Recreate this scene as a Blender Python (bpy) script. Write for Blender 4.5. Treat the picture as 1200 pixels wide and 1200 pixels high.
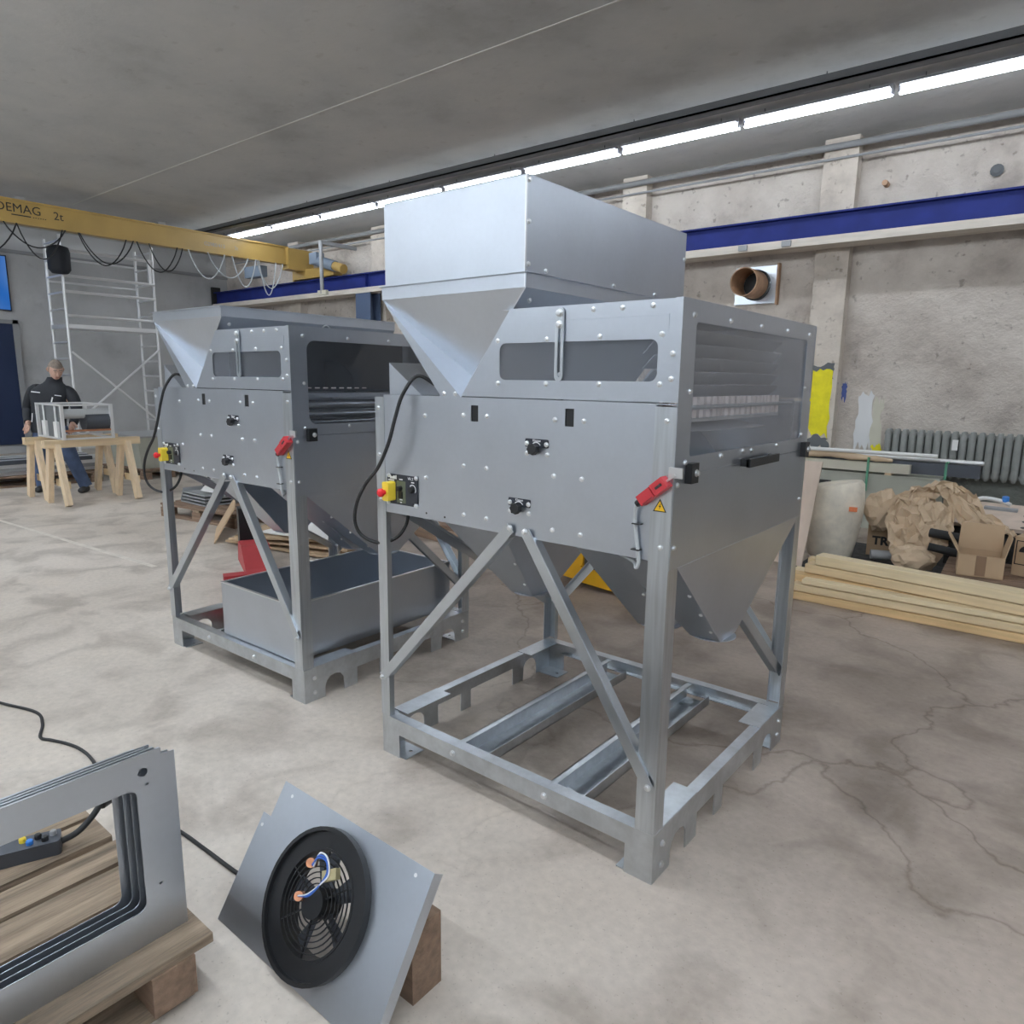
import bpy, bmesh, math, random
from mathutils import Vector, Matrix
from mathutils.geometry import tessellate_polygon
for o in list(bpy.data.objects): bpy.data.objects.remove(o)
scene = bpy.context.scene
COL = scene.collection
R = math.radians

# ------------------------------------------------------------------ camera
cam_d = bpy.data.cameras.new('camera'); cam = bpy.data.objects.new('camera', cam_d); COL.objects.link(cam)
yaw, pitch, roll = -0.6806, 0.1844, 0.0129
fw = Vector((math.sin(yaw)*math.cos(pitch), math.cos(yaw)*math.cos(pitch), -math.sin(pitch)))
rt0 = Vector((math.cos(yaw), -math.sin(yaw), 0)); up0 = rt0.cross(fw)
rt = rt0*math.cos(roll) + up0*math.sin(roll); up = -rt0*math.sin(roll) + up0*math.cos(roll)
M = Matrix((( rt.x, up.x, -fw.x, 2.0323), (rt.y, up.y, -fw.y, -1.7083), (rt.z, up.z, -fw.z, 1.4692), (0, 0, 0, 1)))
cam.matrix_world = M
cam_d.sensor_fit = 'HORIZONTAL'; cam_d.sensor_width = 36; cam_d.lens = 823.5/1200*36
cam_d.clip_start = .05; cam_d.clip_end = 100
scene.camera = cam
# ------------------------------------------------------------------ world, view, light levels
w = bpy.data.worlds.new('hall_air'); scene.world = w; w.use_nodes = True
w.node_tree.nodes['Background'].inputs[0].default_value = (.75, .83, 1, 1)
w.node_tree.nodes['Background'].inputs[1].default_value = .35
scene.view_settings.view_transform = 'Standard'; scene.view_settings.look = 'None'
scene.view_settings.gamma = 1; scene.view_settings.use_curve_mapping = False
scene.view_settings.exposure = 0.0
TUBES = (24.0, 58.0)              # emission strength: row along the right wall, rows in the rest of the hall
ROWS = (5.72, -.9, -2.9, -7.6)         # the rows of tubes under the ceiling
CEIL = 4.15

# ------------------------------------------------------------------ materials
MATS = {}
def nd(nt, t, **kw):
    n = nt.nodes.new(t)
    for k, v in kw.items(): setattr(n, k, v)
    return n
def mat(name, col, rough=.6, metal=0.0, noise=None, bump=None, emit=None, spec=.5, stretch=(1,1,1), noise2=None, rvar=0.0):
    """noise=(scale, amount): brightness variation; bump=(scale, strength)"""
    m = bpy.data.materials.new(name); m.use_nodes = True; nt = m.node_tree; b = nt.nodes['Principled BSDF']
    b.inputs['Base Color'].default_value = (*col, 1); b.inputs['Roughness'].default_value = rough
    b.inputs['Metallic'].default_value = metal; b.inputs['Specular IOR Level'].default_value = spec
    tc = nd(nt, 'ShaderNodeTexCoord'); mp = nd(nt, 'ShaderNodeMapping'); mp.inputs['Scale'].default_value = stretch
    nt.links.new(tc.outputs['Object'], mp.inputs[0])
    if noise:
        n = nd(nt, 'ShaderNodeTexNoise'); n.inputs['Scale'].default_value = noise[0]; n.inputs['Detail'].default_value = 6
        nt.links.new(mp.outputs[0], n.inputs['Vector'])
        src = n.outputs['Fac']
        if noise2:
            n2 = nd(nt, 'ShaderNodeTexNoise'); n2.inputs['Scale'].default_value = noise2[0]; n2.inputs['Detail'].default_value = 8
            nt.links.new(mp.outputs[0], n2.inputs['Vector'])
            mx = nd(nt, 'ShaderNodeMath', operation='MULTIPLY_ADD'); mx.inputs[1].default_value = noise2[1]
            nt.links.new(n2.outputs['Fac'], mx.inputs[0]); nt.links.new(src, mx.inputs[2]); src = mx.outputs[0]
        cr = nd(nt, 'ShaderNodeValToRGB'); a = noise[1]
        off = noise2[1]*.5 if noise2 else 0
        cr.color_ramp.elements[0].position = min(.98, .3+off); cr.color_ramp.elements[1].position = min(.99, .7+off)
        cr.color_ramp.elements[0].color = (*[max(0, c*(1-a)) for c in col], 1); cr.color_ramp.elements[1].color = (*[min(1, c*(1+a)) for c in col], 1)
        nt.links.new(src, cr.inputs[0]); nt.links.new(cr.outputs[0], b.inputs['Base Color'])
        if rvar:
            mr = nd(nt, 'ShaderNodeMapRange'); mr.inputs['From Min'].default_value = .3; mr.inputs['From Max'].default_value = .7
            mr.inputs['To Min'].default_value = rough-rvar; mr.inputs['To Max'].default_value = rough+rvar
            nt.links.new(src, mr.inputs[0]); nt.links.new(mr.outputs[0], b.inputs['Roughness'])
    if bump:
        n = nd(nt, 'ShaderNodeTexNoise'); n.inputs['Scale'].default_value = bump[0]; n.inputs['Detail'].default_value = 8
        nt.links.new(mp.outputs[0], n.inputs['Vector'])
        bp = nd(nt, 'ShaderNodeBump'); bp.inputs['Strength'].default_value = bump[1]; bp.inputs['Distance'].default_value = .02
        nt.links.new(n.outputs['Fac'], bp.inputs['Height']); nt.links.new(bp.outputs[0], b.inputs['Normal'])
    if emit:
        b.inputs['Emission Color'].default_value = (*emit[0], 1); b.inputs['Emission Strength'].default_value = emit[1]
    MATS[name] = m
    return m
mat('sheet', (.54, .58, .64), .34, .94, noise=(3, .05), noise2=(60, .25))
mat('profile', (.57, .61, .65), .30, .95, noise=(9, .11), stretch=(9, 9, .5))
mat('brace_zinc', (.57, .61, .65), .30, .95, noise=(6, .06))
mat('beamzinc', (.56, .595, .63), .28, .95, noise=(14, .11), noise2=(50, .4))
mat('zinc', (.80, .82, .84), .28, 1.0)
mat('alu', (.84, .85, .86), .45, .7)
mat('plate_dark', (.15, .16, .17), .5, .3)
mat('black_plastic', (.012, .013, .015), .42)
mat('black_panel', (.02, .024, .035), .45)
mat('rubber', (.015, .016, .018), .6)
mat('white_print', (.85, .86, .88), .6)
mat('red_plastic', (.50, .035, .045), .42)
mat('stop_red', (.75, .02, .03), .35)
mat('stop_yellow', (.90, .68, .06), .4)
mat('warn_yellow', (.95, .58, .02), .45)
mat('circuit', (.12, .14, .09), .35)
mat('grey_cable', (.50, .53, .55), .5)
mat('tooth', (.92, .80, .76), .6)
mat('dark_steel', (.10, .11, .13), .45, .6)
mat('roller', (.45, .47, .50), .25, 1.0)
mat('crane_yellow', (.43, .285, .085), .42, noise=(2, .10))
mat('rail_blue', (.014, .026, .17), .6, noise=(4, .15), spec=.25)
mat('column_blue', (.09, .13, .22), .5)
mat('ledge', (.62, .57, .51), .8, noise=(5, .12), stretch=(.6, 4, 4), bump=(8, .2))
mat('motor_grey', (.18, .23, .30), .5)
mat('white_paint', (.78, .78, .77), .5)
mat('grey_paint', (.32, .33, .34), .55)
mat('cream_paint', (.60, .58, .48), .55, noise=(3, .06))
mat('cabinet_green', (.42, .43, .37), .6, noise=(3, .08))
mat('radiator_grey', (.27, .28, .27), .6, noise=(9, .14))
mat('truck_yellow', (.82, .44, .015), .45, noise=(7, .08))
mat('truck_red', (.40, .045, .05), .5, noise=(5, .10))
mat('strap_green', (.10, .32, .20), .45)
mat('navy_door', (.012, .028, .085), .5)
mat('pine', (.74, .58, .36), .6, noise=(5, .12), stretch=(.5, 7, 7), bump=(20, .08))
mat('pine_y', (.72, .56, .36), .6, noise=(5, .12), stretch=(7, .5, 7))
mat('pine_z', (.76, .60, .41), .6, noise=(5, .10), stretch=(7, 7, .6))
mat('pallet_wood', (.27, .205, .145), .8, noise=(4, .5), noise2=(30, .3), stretch=(8, .6, 8), bump=(12, .35))
mat('pallet_side', (.24, .16, .11), .8, noise=(5, .25), stretch=(.6, 8, 8), bump=(12, .3))
mat('plywood', (.66, .54, .45), .7, noise=(4, .12), stretch=(2, 2, .6))
mat('carton', (.50, .36, .23), .8, noise=(3, .08))
mat('carton_in', (.32, .22, .15), .85)
mat('tape', (.25, .16, .10), .4)
mat('kraft', (.60, .46, .32), .8, noise=(4, .10))
mat('barrel', (.80, .74, .63), .5, noise=(5, .20), noise2=(25, .3))
mat('label_orange', (.80, .24, .10), .6)
mat('skin', (.56, .35, .27), .55)
mat('hair', (.22, .18, .15), .8, noise=(60, .3))
mat('jacket', (.014, .017, .024), .7)
mat('jeans', (.07, .11, .21), .8, noise=(9, .25))
mat('shoe', (.04, .042, .045), .6)
mat('copper', (.60, .28, .16), .3, .8)
mat('blue_wire', (.05, .16, .60), .4)
mat('brass_sheet', (.62, .55, .32), .4, .6)
mat('rust_pipe', (.42, .26, .16), .6, noise=(9, .2))
mat('yellow_wallpaint', (.83, .74, .01), .6, noise=(14, .10))
mat('dark_wallpaint', (.13, .14, .15), .7)
mat('white_wallpaint', (.74, .75, .76), .7)
mat('blue_wallpaint', (.08, .12, .36), .7)
mat('line_worn', (.68, .635, .57), .7, noise=(12, .12))
mat('pine_pale', (.80, .66, .43), .6, noise=(5, .10), stretch=(.5, 7, 7), bump=(20, .08))
mat('pine_orange', (.72, .50, .26), .6, noise=(5, .14), stretch=(.5, 7, 7), bump=(20, .08))
mat('trim_white', (.66, .66, .62), .6)
mat('pipe_grey', (.30, .31, .32), .55)
mat('pipe_dark', (.10, .105, .11), .6)
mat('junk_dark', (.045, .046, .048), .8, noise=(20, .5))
mat('tube_lamp', (1, 1, 1), .4, emit=((.87, .94, 1.0), TUBES[0]))
mat('tube_lamp_bright', (1, 1, 1), .4, emit=((.87, .94, 1.0), TUBES[1]))
mat('lamp_body', (.55, .56, .62), .5)
mat('signal_blue', (.05, .25, .75), .4)
mat('translucent_grey', (.45, .47, .48), .4)

def pane_mat(name, tint, refl, refl_haze):
    m = bpy.data.materials.new(name); m.use_nodes = True; nt = m.node_tree; nt.nodes.clear()
    out = nd(nt, 'ShaderNodeOutputMaterial'); mix = nd(nt, 'ShaderNodeMixShader')
    tr = nd(nt, 'ShaderNodeBsdfTransparent'); tr.inputs[0].default_value = (*tint, 1)
    gl = nd(nt, 'ShaderNodeBsdfGlossy'); gl.inputs['Roughness'].default_value = .06; gl.inputs['Color'].default_value = (.9, .93, 1, 1)
    lw = nd(nt, 'ShaderNodeLayerWeight'); lw.inputs[0].default_value = .5
    pw = nd(nt, 'ShaderNodeMath', operation='POWER'); pw.inputs[1].default_value = 4; nt.links.new(lw.outputs['Facing'], pw.inputs[0])
    fr = nd(nt, 'ShaderNodeMath', operation='MULTIPLY_ADD'); fr.inputs[1].default_value = .85; fr.inputs[2].default_value = refl; nt.links.new(pw.outputs[0], fr.inputs[0])
    nt.links.new(fr.outputs[0], mix.inputs[0]); nt.links.new(tr.outputs[0], mix.inputs[1]); nt.links.new(gl.outputs[0], mix.inputs[2])
    df = nd(nt, 'ShaderNodeBsdfDiffuse'); df.inputs[0].default_value = (.55, .58, .63, 1); mx2 = nd(nt, 'ShaderNodeMixShader'); mx2.inputs[0].default_value = refl_haze  # even diffuse haze mixed in, standing for the hall's reflection on the pane
    nt.links.new(mix.outputs[0], mx2.inputs[1]); nt.links.new(df.outputs[0], mx2.inputs[2])
    nt.links.new(mx2.outputs[0], out.inputs[0]); MATS[name] = m
pane_mat('pane_clear', (.95, .965, .98), .045, .03)
pane_mat('pane_smoke', (.86, .88, .91), .05, .09)

def concrete_floor():
    m = bpy.data.materials.new('concrete_floor'); m.use_nodes = True; nt = m.node_tree; b = nt.nodes['Principled BSDF']
    L = nt.links.new; tc = nd(nt, 'ShaderNodeTexCoord')
    def noise(s, d=8, st=(1,1,1), dist=0):
        mp = nd(nt, 'ShaderNodeMapping'); mp.inputs['Scale'].default_value = st; L(tc.outputs['Object'], mp.inputs[0])
        n = nd(nt, 'ShaderNodeTexNoise'); n.inputs['Scale'].default_value = s; n.inputs['Detail'].default_value = d; n.inputs['Distortion'].default_value = dist
        L(mp.outputs[0], n.inputs['Vector']); return n.outputs['Fac']
    def ramp(src, stops):
        r = nd(nt, 'ShaderNodeValToRGB'); e = r.color_ramp.elements
        e[0].position, e[0].color = stops[0][0], (*stops[0][1], 1); e[1].position, e[1].color = stops[-1][0], (*stops[-1][1], 1)
        for p, c in stops[1:-1]:
            k = e.new(p); k.color = (*c, 1)
        L(src, r.inputs[0]); return r.outputs[0]
    def mixc(fac, a, c2, mode='MIX'):
        x = nd(nt, 'ShaderNodeMix', data_type='RGBA', blend_type=mode)
        if isinstance(fac, float): x.inputs[0].default_value = fac
        else: L(fac, x.inputs[0])
        L(a, x.inputs[6])
        if isinstance(c2, tuple): x.inputs[7].default_value = (*c2, 1)
        else: L(c2, x.inputs[7])
        return x.outputs[2]
    base = ramp(noise(.55, 5), [(.32, (.50, .445, .385)), (.5, (.60, .54, .475)), (.68, (.67, .61, .545))])
    # darker, browner worn concrete towards the right wall, pale coated floor in the left aisle
    sx = nd(nt, 'ShaderNodeSeparateXYZ'); L(tc.outputs['Object'], sx.inputs[0])
    ma = nd(nt, 'ShaderNodeMath', operation='MULTIPLY_ADD'); ma.inputs[1].default_value = .45; L(sx.outputs[0], ma.inputs[0]); L(sx.outputs[1], ma.inputs[2])
    nb = nd(nt, 'ShaderNodeMath', operation='MULTIPLY_ADD'); nb.inputs[1].default_value = 1.4; L(noise(.8, 6), nb.inputs[0]); L(ma.outputs[0], nb.inputs[2])
    mr = nd(nt, 'ShaderNodeMapRange'); mr.inputs['From Min'].default_value = .2; mr.inputs['From Max'].default_value = 2.3; L(nb.outputs[0], mr.inputs[0])
    worn = ramp(noise(1.7, 8), [(.3, (.29, .235, .195)), (.5, (.40, .33, .28)), (.72, (.49, .415, .355))])
    c = mixc(mr.outputs[0], base, worn)
    blot = ramp(noise(2.6, 10, dist=.6), [(.36, (.62, .60, .58)), (.52, (1, 1, 1)), (.75, (1.08, 1.07, 1.05))])
    c = mixc(.75, c, blot, 'MULTIPLY')
    fine = ramp(noise(34, 8), [(.3, (.86, .86, .86)), (.7, (1.1, 1.1, 1.1))]); c = mixc(.6, c, fine, 'MULTIPLY')
    spk = ramp(noise(90, 3), [(.30, (.45, .43, .4)), (.36, (1, 1, 1))]); c = mixc(.35, c, spk, 'MULTIPLY')
    # hairline cracks
    vo = nd(nt, 'ShaderNodeTexVoronoi', feature='DISTANCE_TO_EDGE'); vo.inputs['Scale'].default_value = .55
    ad = nd(nt, 'ShaderNodeVectorMath', operation='ADD'); nz = nd(nt, 'ShaderNodeTexNoise'); nz.inputs['Scale'].default_value = 2.2; nz.inputs['Detail'].default_value = 9
    sc_ = nd(nt, 'ShaderNodeVectorMath', operation='SCALE'); sc_.inputs['Scale'].default_value = .55
    L(tc.outputs['Object'], nz.inputs['Vector']); L(nz.outputs['Color'], sc_.inputs[0]); L(tc.outputs['Object'], ad.inputs[0]); L(sc_.outputs[0], ad.inputs[1]); L(ad.outputs[0], vo.inputs['Vector'])
    ck = ramp(vo.outputs['Distance'], [(.0, (.40, .36, .32)), (.006, (1, 1, 1))])
    ckf = nd(nt, 'ShaderNodeMath', operation='MULTIPLY'); ckf.inputs[1].default_value = .6; L(mr.outputs[0], ckf.inputs[0])
    c = mixc(ckf.outputs[0], c, ck, 'MULTIPLY')
    L(c, b.inputs['Base Color'])
    rr = nd(nt, 'ShaderNodeMapRange'); rr.inputs['To Min'].default_value = .42; rr.inputs['To Max'].default_value = .7; L(noise(3, 6), rr.inputs[0]); L(rr.outputs[0], b.inputs['Roughness'])
    bp = nd(nt, 'ShaderNodeBump'); bp.inputs['Strength'].default_value = .25; bp.inputs['Distance'].default_value = .01; L(noise(22, 10), bp.inputs['Height']); L(bp.outputs[0], b.inputs['Normal'])
    MATS['floor'] = m
concrete_floor()

def plaster(name, cols, scale, bumps, low=None, pits=.7):
    m = bpy.data.materials.new(name); m.use_nodes = True; nt = m.node_tree; b = nt.nodes['Principled BSDF']; L = nt.links.new
    tc = nd(nt, 'ShaderNodeTexCoord')
    n = nd(nt, 'ShaderNodeTexNoise'); n.inputs['Scale'].default_value = scale; n.inputs['Detail'].default_value = 10; n.inputs['Roughness'].default_value = .62; L(tc.outputs['Object'], n.inputs['Vector'])
    r = nd(nt, 'ShaderNodeValToRGB'); e = r.color_ramp.elements
    e[0].position = .33; e[0].color = (*cols[0], 1); e[1].position = .62; e[1].color = (*cols[-1], 1); k = e.new(.46); k.color = (*cols[1], 1)
    L(n.outputs['Fac'], r.inputs[0]); col = r.outputs[0]
    # chipped dark pits
    n3 = nd(nt, 'ShaderNodeTexNoise'); n3.inputs['Scale'].default_value = scale*9; n3.inputs['Detail'].default_value = 5; L(tc.outputs['Object'], n3.inputs['Vector'])
    r3 = nd(nt, 'ShaderNodeValToRGB'); r3.color_ramp.elements[0].position = .28; r3.color_ramp.elements[0].color = (.45, .42, .4, 1); r3.color_ramp.elements[1].position = .37; r3.color_ramp.elements[1].color = (1, 1, 1, 1)
    L(n3.outputs['Fac'], r3.inputs[0])
    mx = nd(nt, 'ShaderNodeMix', data_type='RGBA', blend_type='MULTIPLY'); mx.inputs[0].default_value = pits; L(col, mx.inputs[6]); L(r3.outputs[0], mx.inputs[7]); col = mx.outputs[2]
    if low:   # painted dado
        sx = nd(nt, 'ShaderNodeSeparateXYZ'); L(tc.outputs['Object'], sx.inputs[0])
        mr = nd(nt, 'ShaderNodeMapRange'); mr.inputs['From Min'].default_value = low[0]; mr.inputs['From Max'].default_value = low[0]-.02; L(sx.outputs[2], mr.inputs[0])
        m2 = nd(nt, 'ShaderNodeMix', data_type='RGBA'); L(mr.outputs[0], m2.inputs[0]); L(col, m2.inputs[6]); m2.inputs[7].default_value = (*low[1], 1); col = m2.outputs[2]
    L(col, b.inputs['Base Color']); b.inputs['Roughness'].default_value = .85
    h = nd(nt, 'ShaderNodeTexNoise'); h.inputs['Scale'].default_value = bumps[0]; h.inputs['Detail'].default_value = 9; h.inputs['Roughness'].default_value = .7; L(tc.outputs['Object'], h.inputs['Vector'])
    bp = nd(nt, 'ShaderNodeBump'); bp.inputs['Strength'].default_value = bumps[1]; bp.inputs['Distance'].default_value = .05; L(h.outputs['Fac'], bp.inputs['Height']); L(bp.outputs[0], b.inputs['Normal'])
    MATS[name] = m
plaster('plaster_rough', ((.42, .37, .33), (.60, .54, .485), (.70, .64, .58)), 1.4, (9, .9), low=(.62, (.25, .27, .25)))
plaster('plaster_pier', ((.44, .39, .34), (.58, .52, .455), (.66, .60, .53)), 1.6, (7, .35))
plaster('plaster_smooth', ((.40, .41, .42), (.50, .51, .52), (.56, .57, .58)), .7, (6, .15), pits=.15)
plaster('ceiling_paint', ((.46, .47, .47), (.56, .57, .57), (.62, .62, .61)), .8, (4, .15), pits=.2)

# ------------------------------------------------------------------ mesh helpers
class MB:
    def __init__(s): s.v = []; s.f = []
    def add(s, vs, fs):
        n = len(s.v); s.v += [tuple(x) for x in vs]; s.f += [tuple(n+i for i in f) for f in fs]; return s
    def box(s, x0, y0, z0, x1, y1, z1, m=None):
        vs = [Vector((x, y, z)) for z in (z0, z1) for y in (y0, y1) for x in (x0, x1)]
        if m: vs = [m @ v for v in vs]
        return s.add(vs, [(0,2,3,1), (4,5,7,6), (0,1,5,4), (2,6,7,3), (0,4,6,2), (1,3,7,5)])
    def tube(s, pts, r, n=10, cap=True, closed=False):
        pts = [Vector(p) for p in pts]; rs = r if isinstance(r, (list, tuple)) else [r]*len(pts); rings = []
        t0 = (pts[1]-pts[0]).normalized(); a = t0.orthogonal().normalized()
        for i, p in enumerate(pts):
            t = (pts[min(i+1, len(pts)-1)] - pts[max(i-1, 0)]).normalized()
            a = (a - t*a.dot(t)).normalized(); b = t.cross(a)
            rings.append([p + (a*math.cos(k*2*math.pi/n) + b*math.sin(k*2*math.pi/n))*rs[i] for k in range(n)])
        vs = [v for g in rings for v in g]; fs = []
        for i in range(len(pts)-1):
            for k in range(n): fs.append((i*n+k, i*n+(k+1) % n, (i+1)*n+(k+1) % n, (i+1)*n+k))
        if cap: fs += [tuple(range(n-1, -1, -1)), tuple((len(pts)-1)*n+k for k in range(n))]
        return s.add(vs, fs)
    def cyl(s, p0, p1, r, n=14, r1=None): return s.tube([p0, p1], [r, r if r1 is None else r1], n)
    def bar(s, p0, p1, w, t, upv=(0, 0, 1)):
        """rectangular bar, w across, t along upv"""
        p0, p1 = Vector(p0), Vector(p1); d = (p1-p0).normalized(); u = Vector(upv); u = (u-d*u.dot(d)).normalized(); sd = d.cross(u)
        vs = [p+sd*(a*w/2)+u*(b*t/2) for p in (p0, p1) for a, b in ((-1,-1), (1,-1), (1,1), (-1,1))]
        return s.add(vs, [(3,2,1,0), (4,5,6,7), (0,1,5,4), (1,2,6,5), (2,3,7,6), (3,0,4,7)])
    def plate(s, outer, holes, f, t):
        """outline (a,b) with holes, mapped by f(a,b,depth), depth 0..t"""
        loops = [outer]+holes; flat = [p for l in loops for p in l]
        tris = tessellate_polygon([[Vector((p[0], p[1], 0)) for p in l] for l in loops]); n = len(flat)
        vs = [f(a, b, 0) for a, b in flat]+[f(a, b, t) for a, b in flat]
        fs = [tuple(q) for q in tris]+[tuple(n+i for i in reversed(q)) for q in tris]; o = 0
        for l in loops:
            for i in range(len(l)):
                j = (i+1) % len(l); fs.append((o+i, o+j, n+o+j, n+o+i))
            o += len(l)
        return s.add(vs, fs)
    def lathe(s, prof, c=(0,0,0), n=24, ax='z'):
        vs = []; fs = []; c = Vector(c)
        for r, h in prof:
            for k in range(n):
                a = 2*math.pi*k/n; x, y = r*math.cos(a), r*math.sin(a)
                vs.append(c+Vector({'z': (x, y, h), 'y': (x, h, y), 'x': (h, x, y)}[ax]))
        for i in range(len(prof)-1):
            for k in range(n): fs.append((i*n+k, i*n+(k+1) % n, (i+1)*n+(k+1) % n, (i+1)*n+k))
        return s.add(vs, fs)
    def mesh(s, name, material, smooth=None):
        me = bpy.data.meshes.new(name); me.from_pydata(s.v, [], s.f); 
        bm = bmesh.new(); bm.from_mesh(me); bmesh.ops.recalc_face_normals(bm, faces=bm.faces); bm.to_mesh(me); bm.free()
        if smooth:
            me.polygons.foreach_set('use_smooth', [True]*len(me.polygons)); me.set_sharp_from_angle(angle=R(smooth))
        me.materials.append(MATS[material]); return me
def link(name, me, parent=None, loc=None, rot=None):
    o = bpy.data.objects.new(name, me); COL.objects.link(o)
    if parent: o.parent = parent
    if loc is not None: o.location = loc
    if rot is not None: o.rotation_euler = rot
    return o
def obj(name, mb, material, parent=None, smooth=None, loc=None, rot=None): return link(name, mb.mesh(name, material, smooth), parent, loc, rot)
def tag(o, label, cat, group=None):
    o['label'] = label; o['category'] = cat
    if group: o['group'] = group
    return o
def thing(name, label, cat, loc=(0,0,0), rz=0, group=None):
    return tag(link(name, None, None, loc, (0, 0, rz)), label, cat, group)
def struct(o): o['kind'] = 'structure'; return o
def bez(pts, n=8):
    """Catmull-Rom through points"""
    P = [Vector(p) for p in pts]; P = [P[0]*2-P[1]]+P+[P[-1]*2-P[-2]]; out = []
    for i in range(1, len(P)-2):
        for k in range(n):
            t = k/n; a, b, c, d = P[i-1:i+3]
            out.append(.5*((2*b)+(c-a)*t+(2*a-5*b+4*c-d)*t*t+(3*b-a-3*c+d)*t**3))
    return out+[P[-2]]
def rrect(x0, z0, x1, z1, r, n=5):
    out = []
    for cx, cz, a0 in ((x1-r, z1-r, 0), (x0+r, z1-r, 90), (x0+r, z0+r, 180), (x1-r, z0+r, 270)):
        for k in range(n+1):
            a = R(a0+90*k/n); out.append((cx+r*math.cos(a), cz+r*math.sin(a)))
    return out
def text(name, s, size, material, mw, parent=None, align='LEFT', ext=.0006, bold=0):
    c = bpy.data.curves.new(name, 'FONT'); c.body = s; c.size = size; c.align_x = align; c.extrude = ext; c.offset = bold; c.resolution_u = 3
    t = bpy.data.objects.new(name, c); COL.objects.link(t); dg = bpy.context.evaluated_depsgraph_get()
    me = bpy.data.meshes.new_from_object(t.evaluated_get(dg)); bpy.data.objects.remove(t)
    me.materials.clear(); me.materials.append(MATS[material])
    me.transform(mw); return link(name, me, parent)
FRONT = lambda x, y, z: Matrix(((1,0,0,x), (0,0,-1,y), (0,1,0,z), (0,0,0,1)))    # text readable from -y
FACEX = lambda x, y, z: Matrix(((0,0,1,x), (1,0,0,y), (0,1,0,z), (0,0,0,1)))     # text readable from +x

# ------------------------------------------------------------------ the hall
YR, XB, XF, YL = 7.2, -13.7, 8.0, -9.0
m = MB().box(XB-.3, YL-.3, -.2, XF+.3, YR+.3, 0); struct(obj('floor', m, 'floor'))
wr = struct(obj('wall_right', MB().box(XB, YR, 0, XF, YR+.3, CEIL), 'plaster_rough'))
for i, px in enumerate((-.62, -3.2, -5.8, -8.4, -11.0)):
    obj('pilaster', MB().box(px, YR-.16, 0, px+.36, YR, CEIL), 'plaster_pier', wr)
wb = struct(obj('wall_back', MB().box(XB-.3, YL, 0, XB, YR+.3, CEIL), 'plaster_smooth'))
struct(obj('wall_left', MB().box(XB, YL-.3, 0, XF, YL, CEIL), 'plaster_smooth'))
struct(obj('wall_front', MB().box(XF, YL, 0, XF+.3, YR, CEIL), 'plaster_smooth'))
struct(obj('ceiling', MB().box(XB-.3, YL-.3, CEIL, XF+.3, YR+.3, CEIL+.2), 'ceiling_paint'))
struct(obj('trim_1', MB().box(-11.0, 3.09, CEIL-.004, 3, 3.105, CEIL), 'trim_white'))          # sealed slab joint
struct(obj('trim_2', MB().box(XB, 1.0, 3.66, XB+.05, YR, 3.72), 'pipe_grey'))                # conduit on the back wall
# floor marking line, worn
m = MB(); m.plate([(-7.6, .36), (-3.5, .66), (-3.5, .70), (-7.6, .40)], [], lambda a, b, d: (a, b, .0005+d), .0012); struct(obj('trim_3', m, 'line_worn'))
# brush marks of paint on the pier and wall
random.seed(4)
def brush(name, x0, x1, z0, z1, y, material, rag=.03):
    pts = [(x0+(x1-x0)*k/8, z1+random.uniform(-rag, rag)) for k in range(9)]+[(x1+random.uniform(-rag, rag)*.5, z1+(z0-z1)*k/8) for k in range(1, 8)]
    pts += [(x1-(x1-x0)*k/8, z0+random.uniform(-rag, rag)*2) for k in range(9)]+[(x0+random.uniform(-rag, rag)*.5, z0+(z1-z0)*k/8) for k in range(1, 8)]
    obj(name, MB().plate(pts, [], lambda a, b, d: (a, y-d, b), .003), material, wr)
brush('dark_paint_mark', -.61, -.30, 1.50, 1.70, YR-.161, 'dark_wallpaint')
brush('yellow_paint_mark', -.60, -.31, .90, 1.63, YR-.163, 'yellow_wallpaint')
brush('dark_paint_mark', -.61, -.30, .68, .88, YR-.161, 'dark_wallpaint', .05)
brush('white_paint_mark', -.05, .12, .75, 1.38, YR-.001, 'white_wallpaint', .04)
brush('blue_paint_mark', -.24, -.19, 1.30, 1.50, YR-.001, 'blue_wallpaint', .02)
brush('yellow_paint_mark', .10, .22, .70, 1.30, YR-.0005, 'cream_paint', .05)
brush('yellow_paint_mark', .14, .24, .60, .80, YR-.002, 'yellow_wallpaint', .03)
# door and screen on the back wall
d1 = struct(obj('door_1', MB().box(XB, 1.2, .17, XB+.07, 2.86, 2.39), 'navy_door'))
obj('door_frame', MB().box(XB, 2.86, .0, XB+.10, 2.95, 2.46).box(XB, 1.1, .0, XB+.10, 1.2, 2.46).box(XB, 1.1, 2.39, XB+.10, 2.95, 2.46), 'grey_paint', d1)
obj('door_handle', MB().cyl((XB+.07, 1.35, 1.1), (XB+.13, 1.35, 1.1), .012).cyl((XB+.13, 1.35, 1.1), (XB+.13, 1.5, 1.1), .012), 'zinc', d1)
def screen_mat():
    m = bpy.data.materials.new('screen_image'); m.use_nodes = True; nt = m.node_tree; b = nt.nodes['Principled BSDF']; L = nt.links.new
    tc = nd(nt, 'ShaderNodeTexCoord'); wv = nd(nt, 'ShaderNodeTexWave'); wv.inputs['Scale'].default_value = .5; wv.inputs['Distortion'].default_value = 5; wv.inputs['Detail'].default_value = 1
    L(tc.outputs['Object'], wv.inputs['Vector']); r = nd(nt, 'ShaderNodeValToRGB'); r.color_ramp.elements[0].color = (.01, .12, .45, 1); r.color_ramp.elements[1].color = (.6, .8, .95, 1)
    L(wv.outputs[0], r.inputs[0]); b.inputs['Base Color'].default_value = (.01, .01, .01, 1); L(r.outputs[0], b.inputs['Emission Color']); b.inputs['Emission Strength'].default_value = .9
    MATS['screen_image'] = m
screen_mat()
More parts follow.
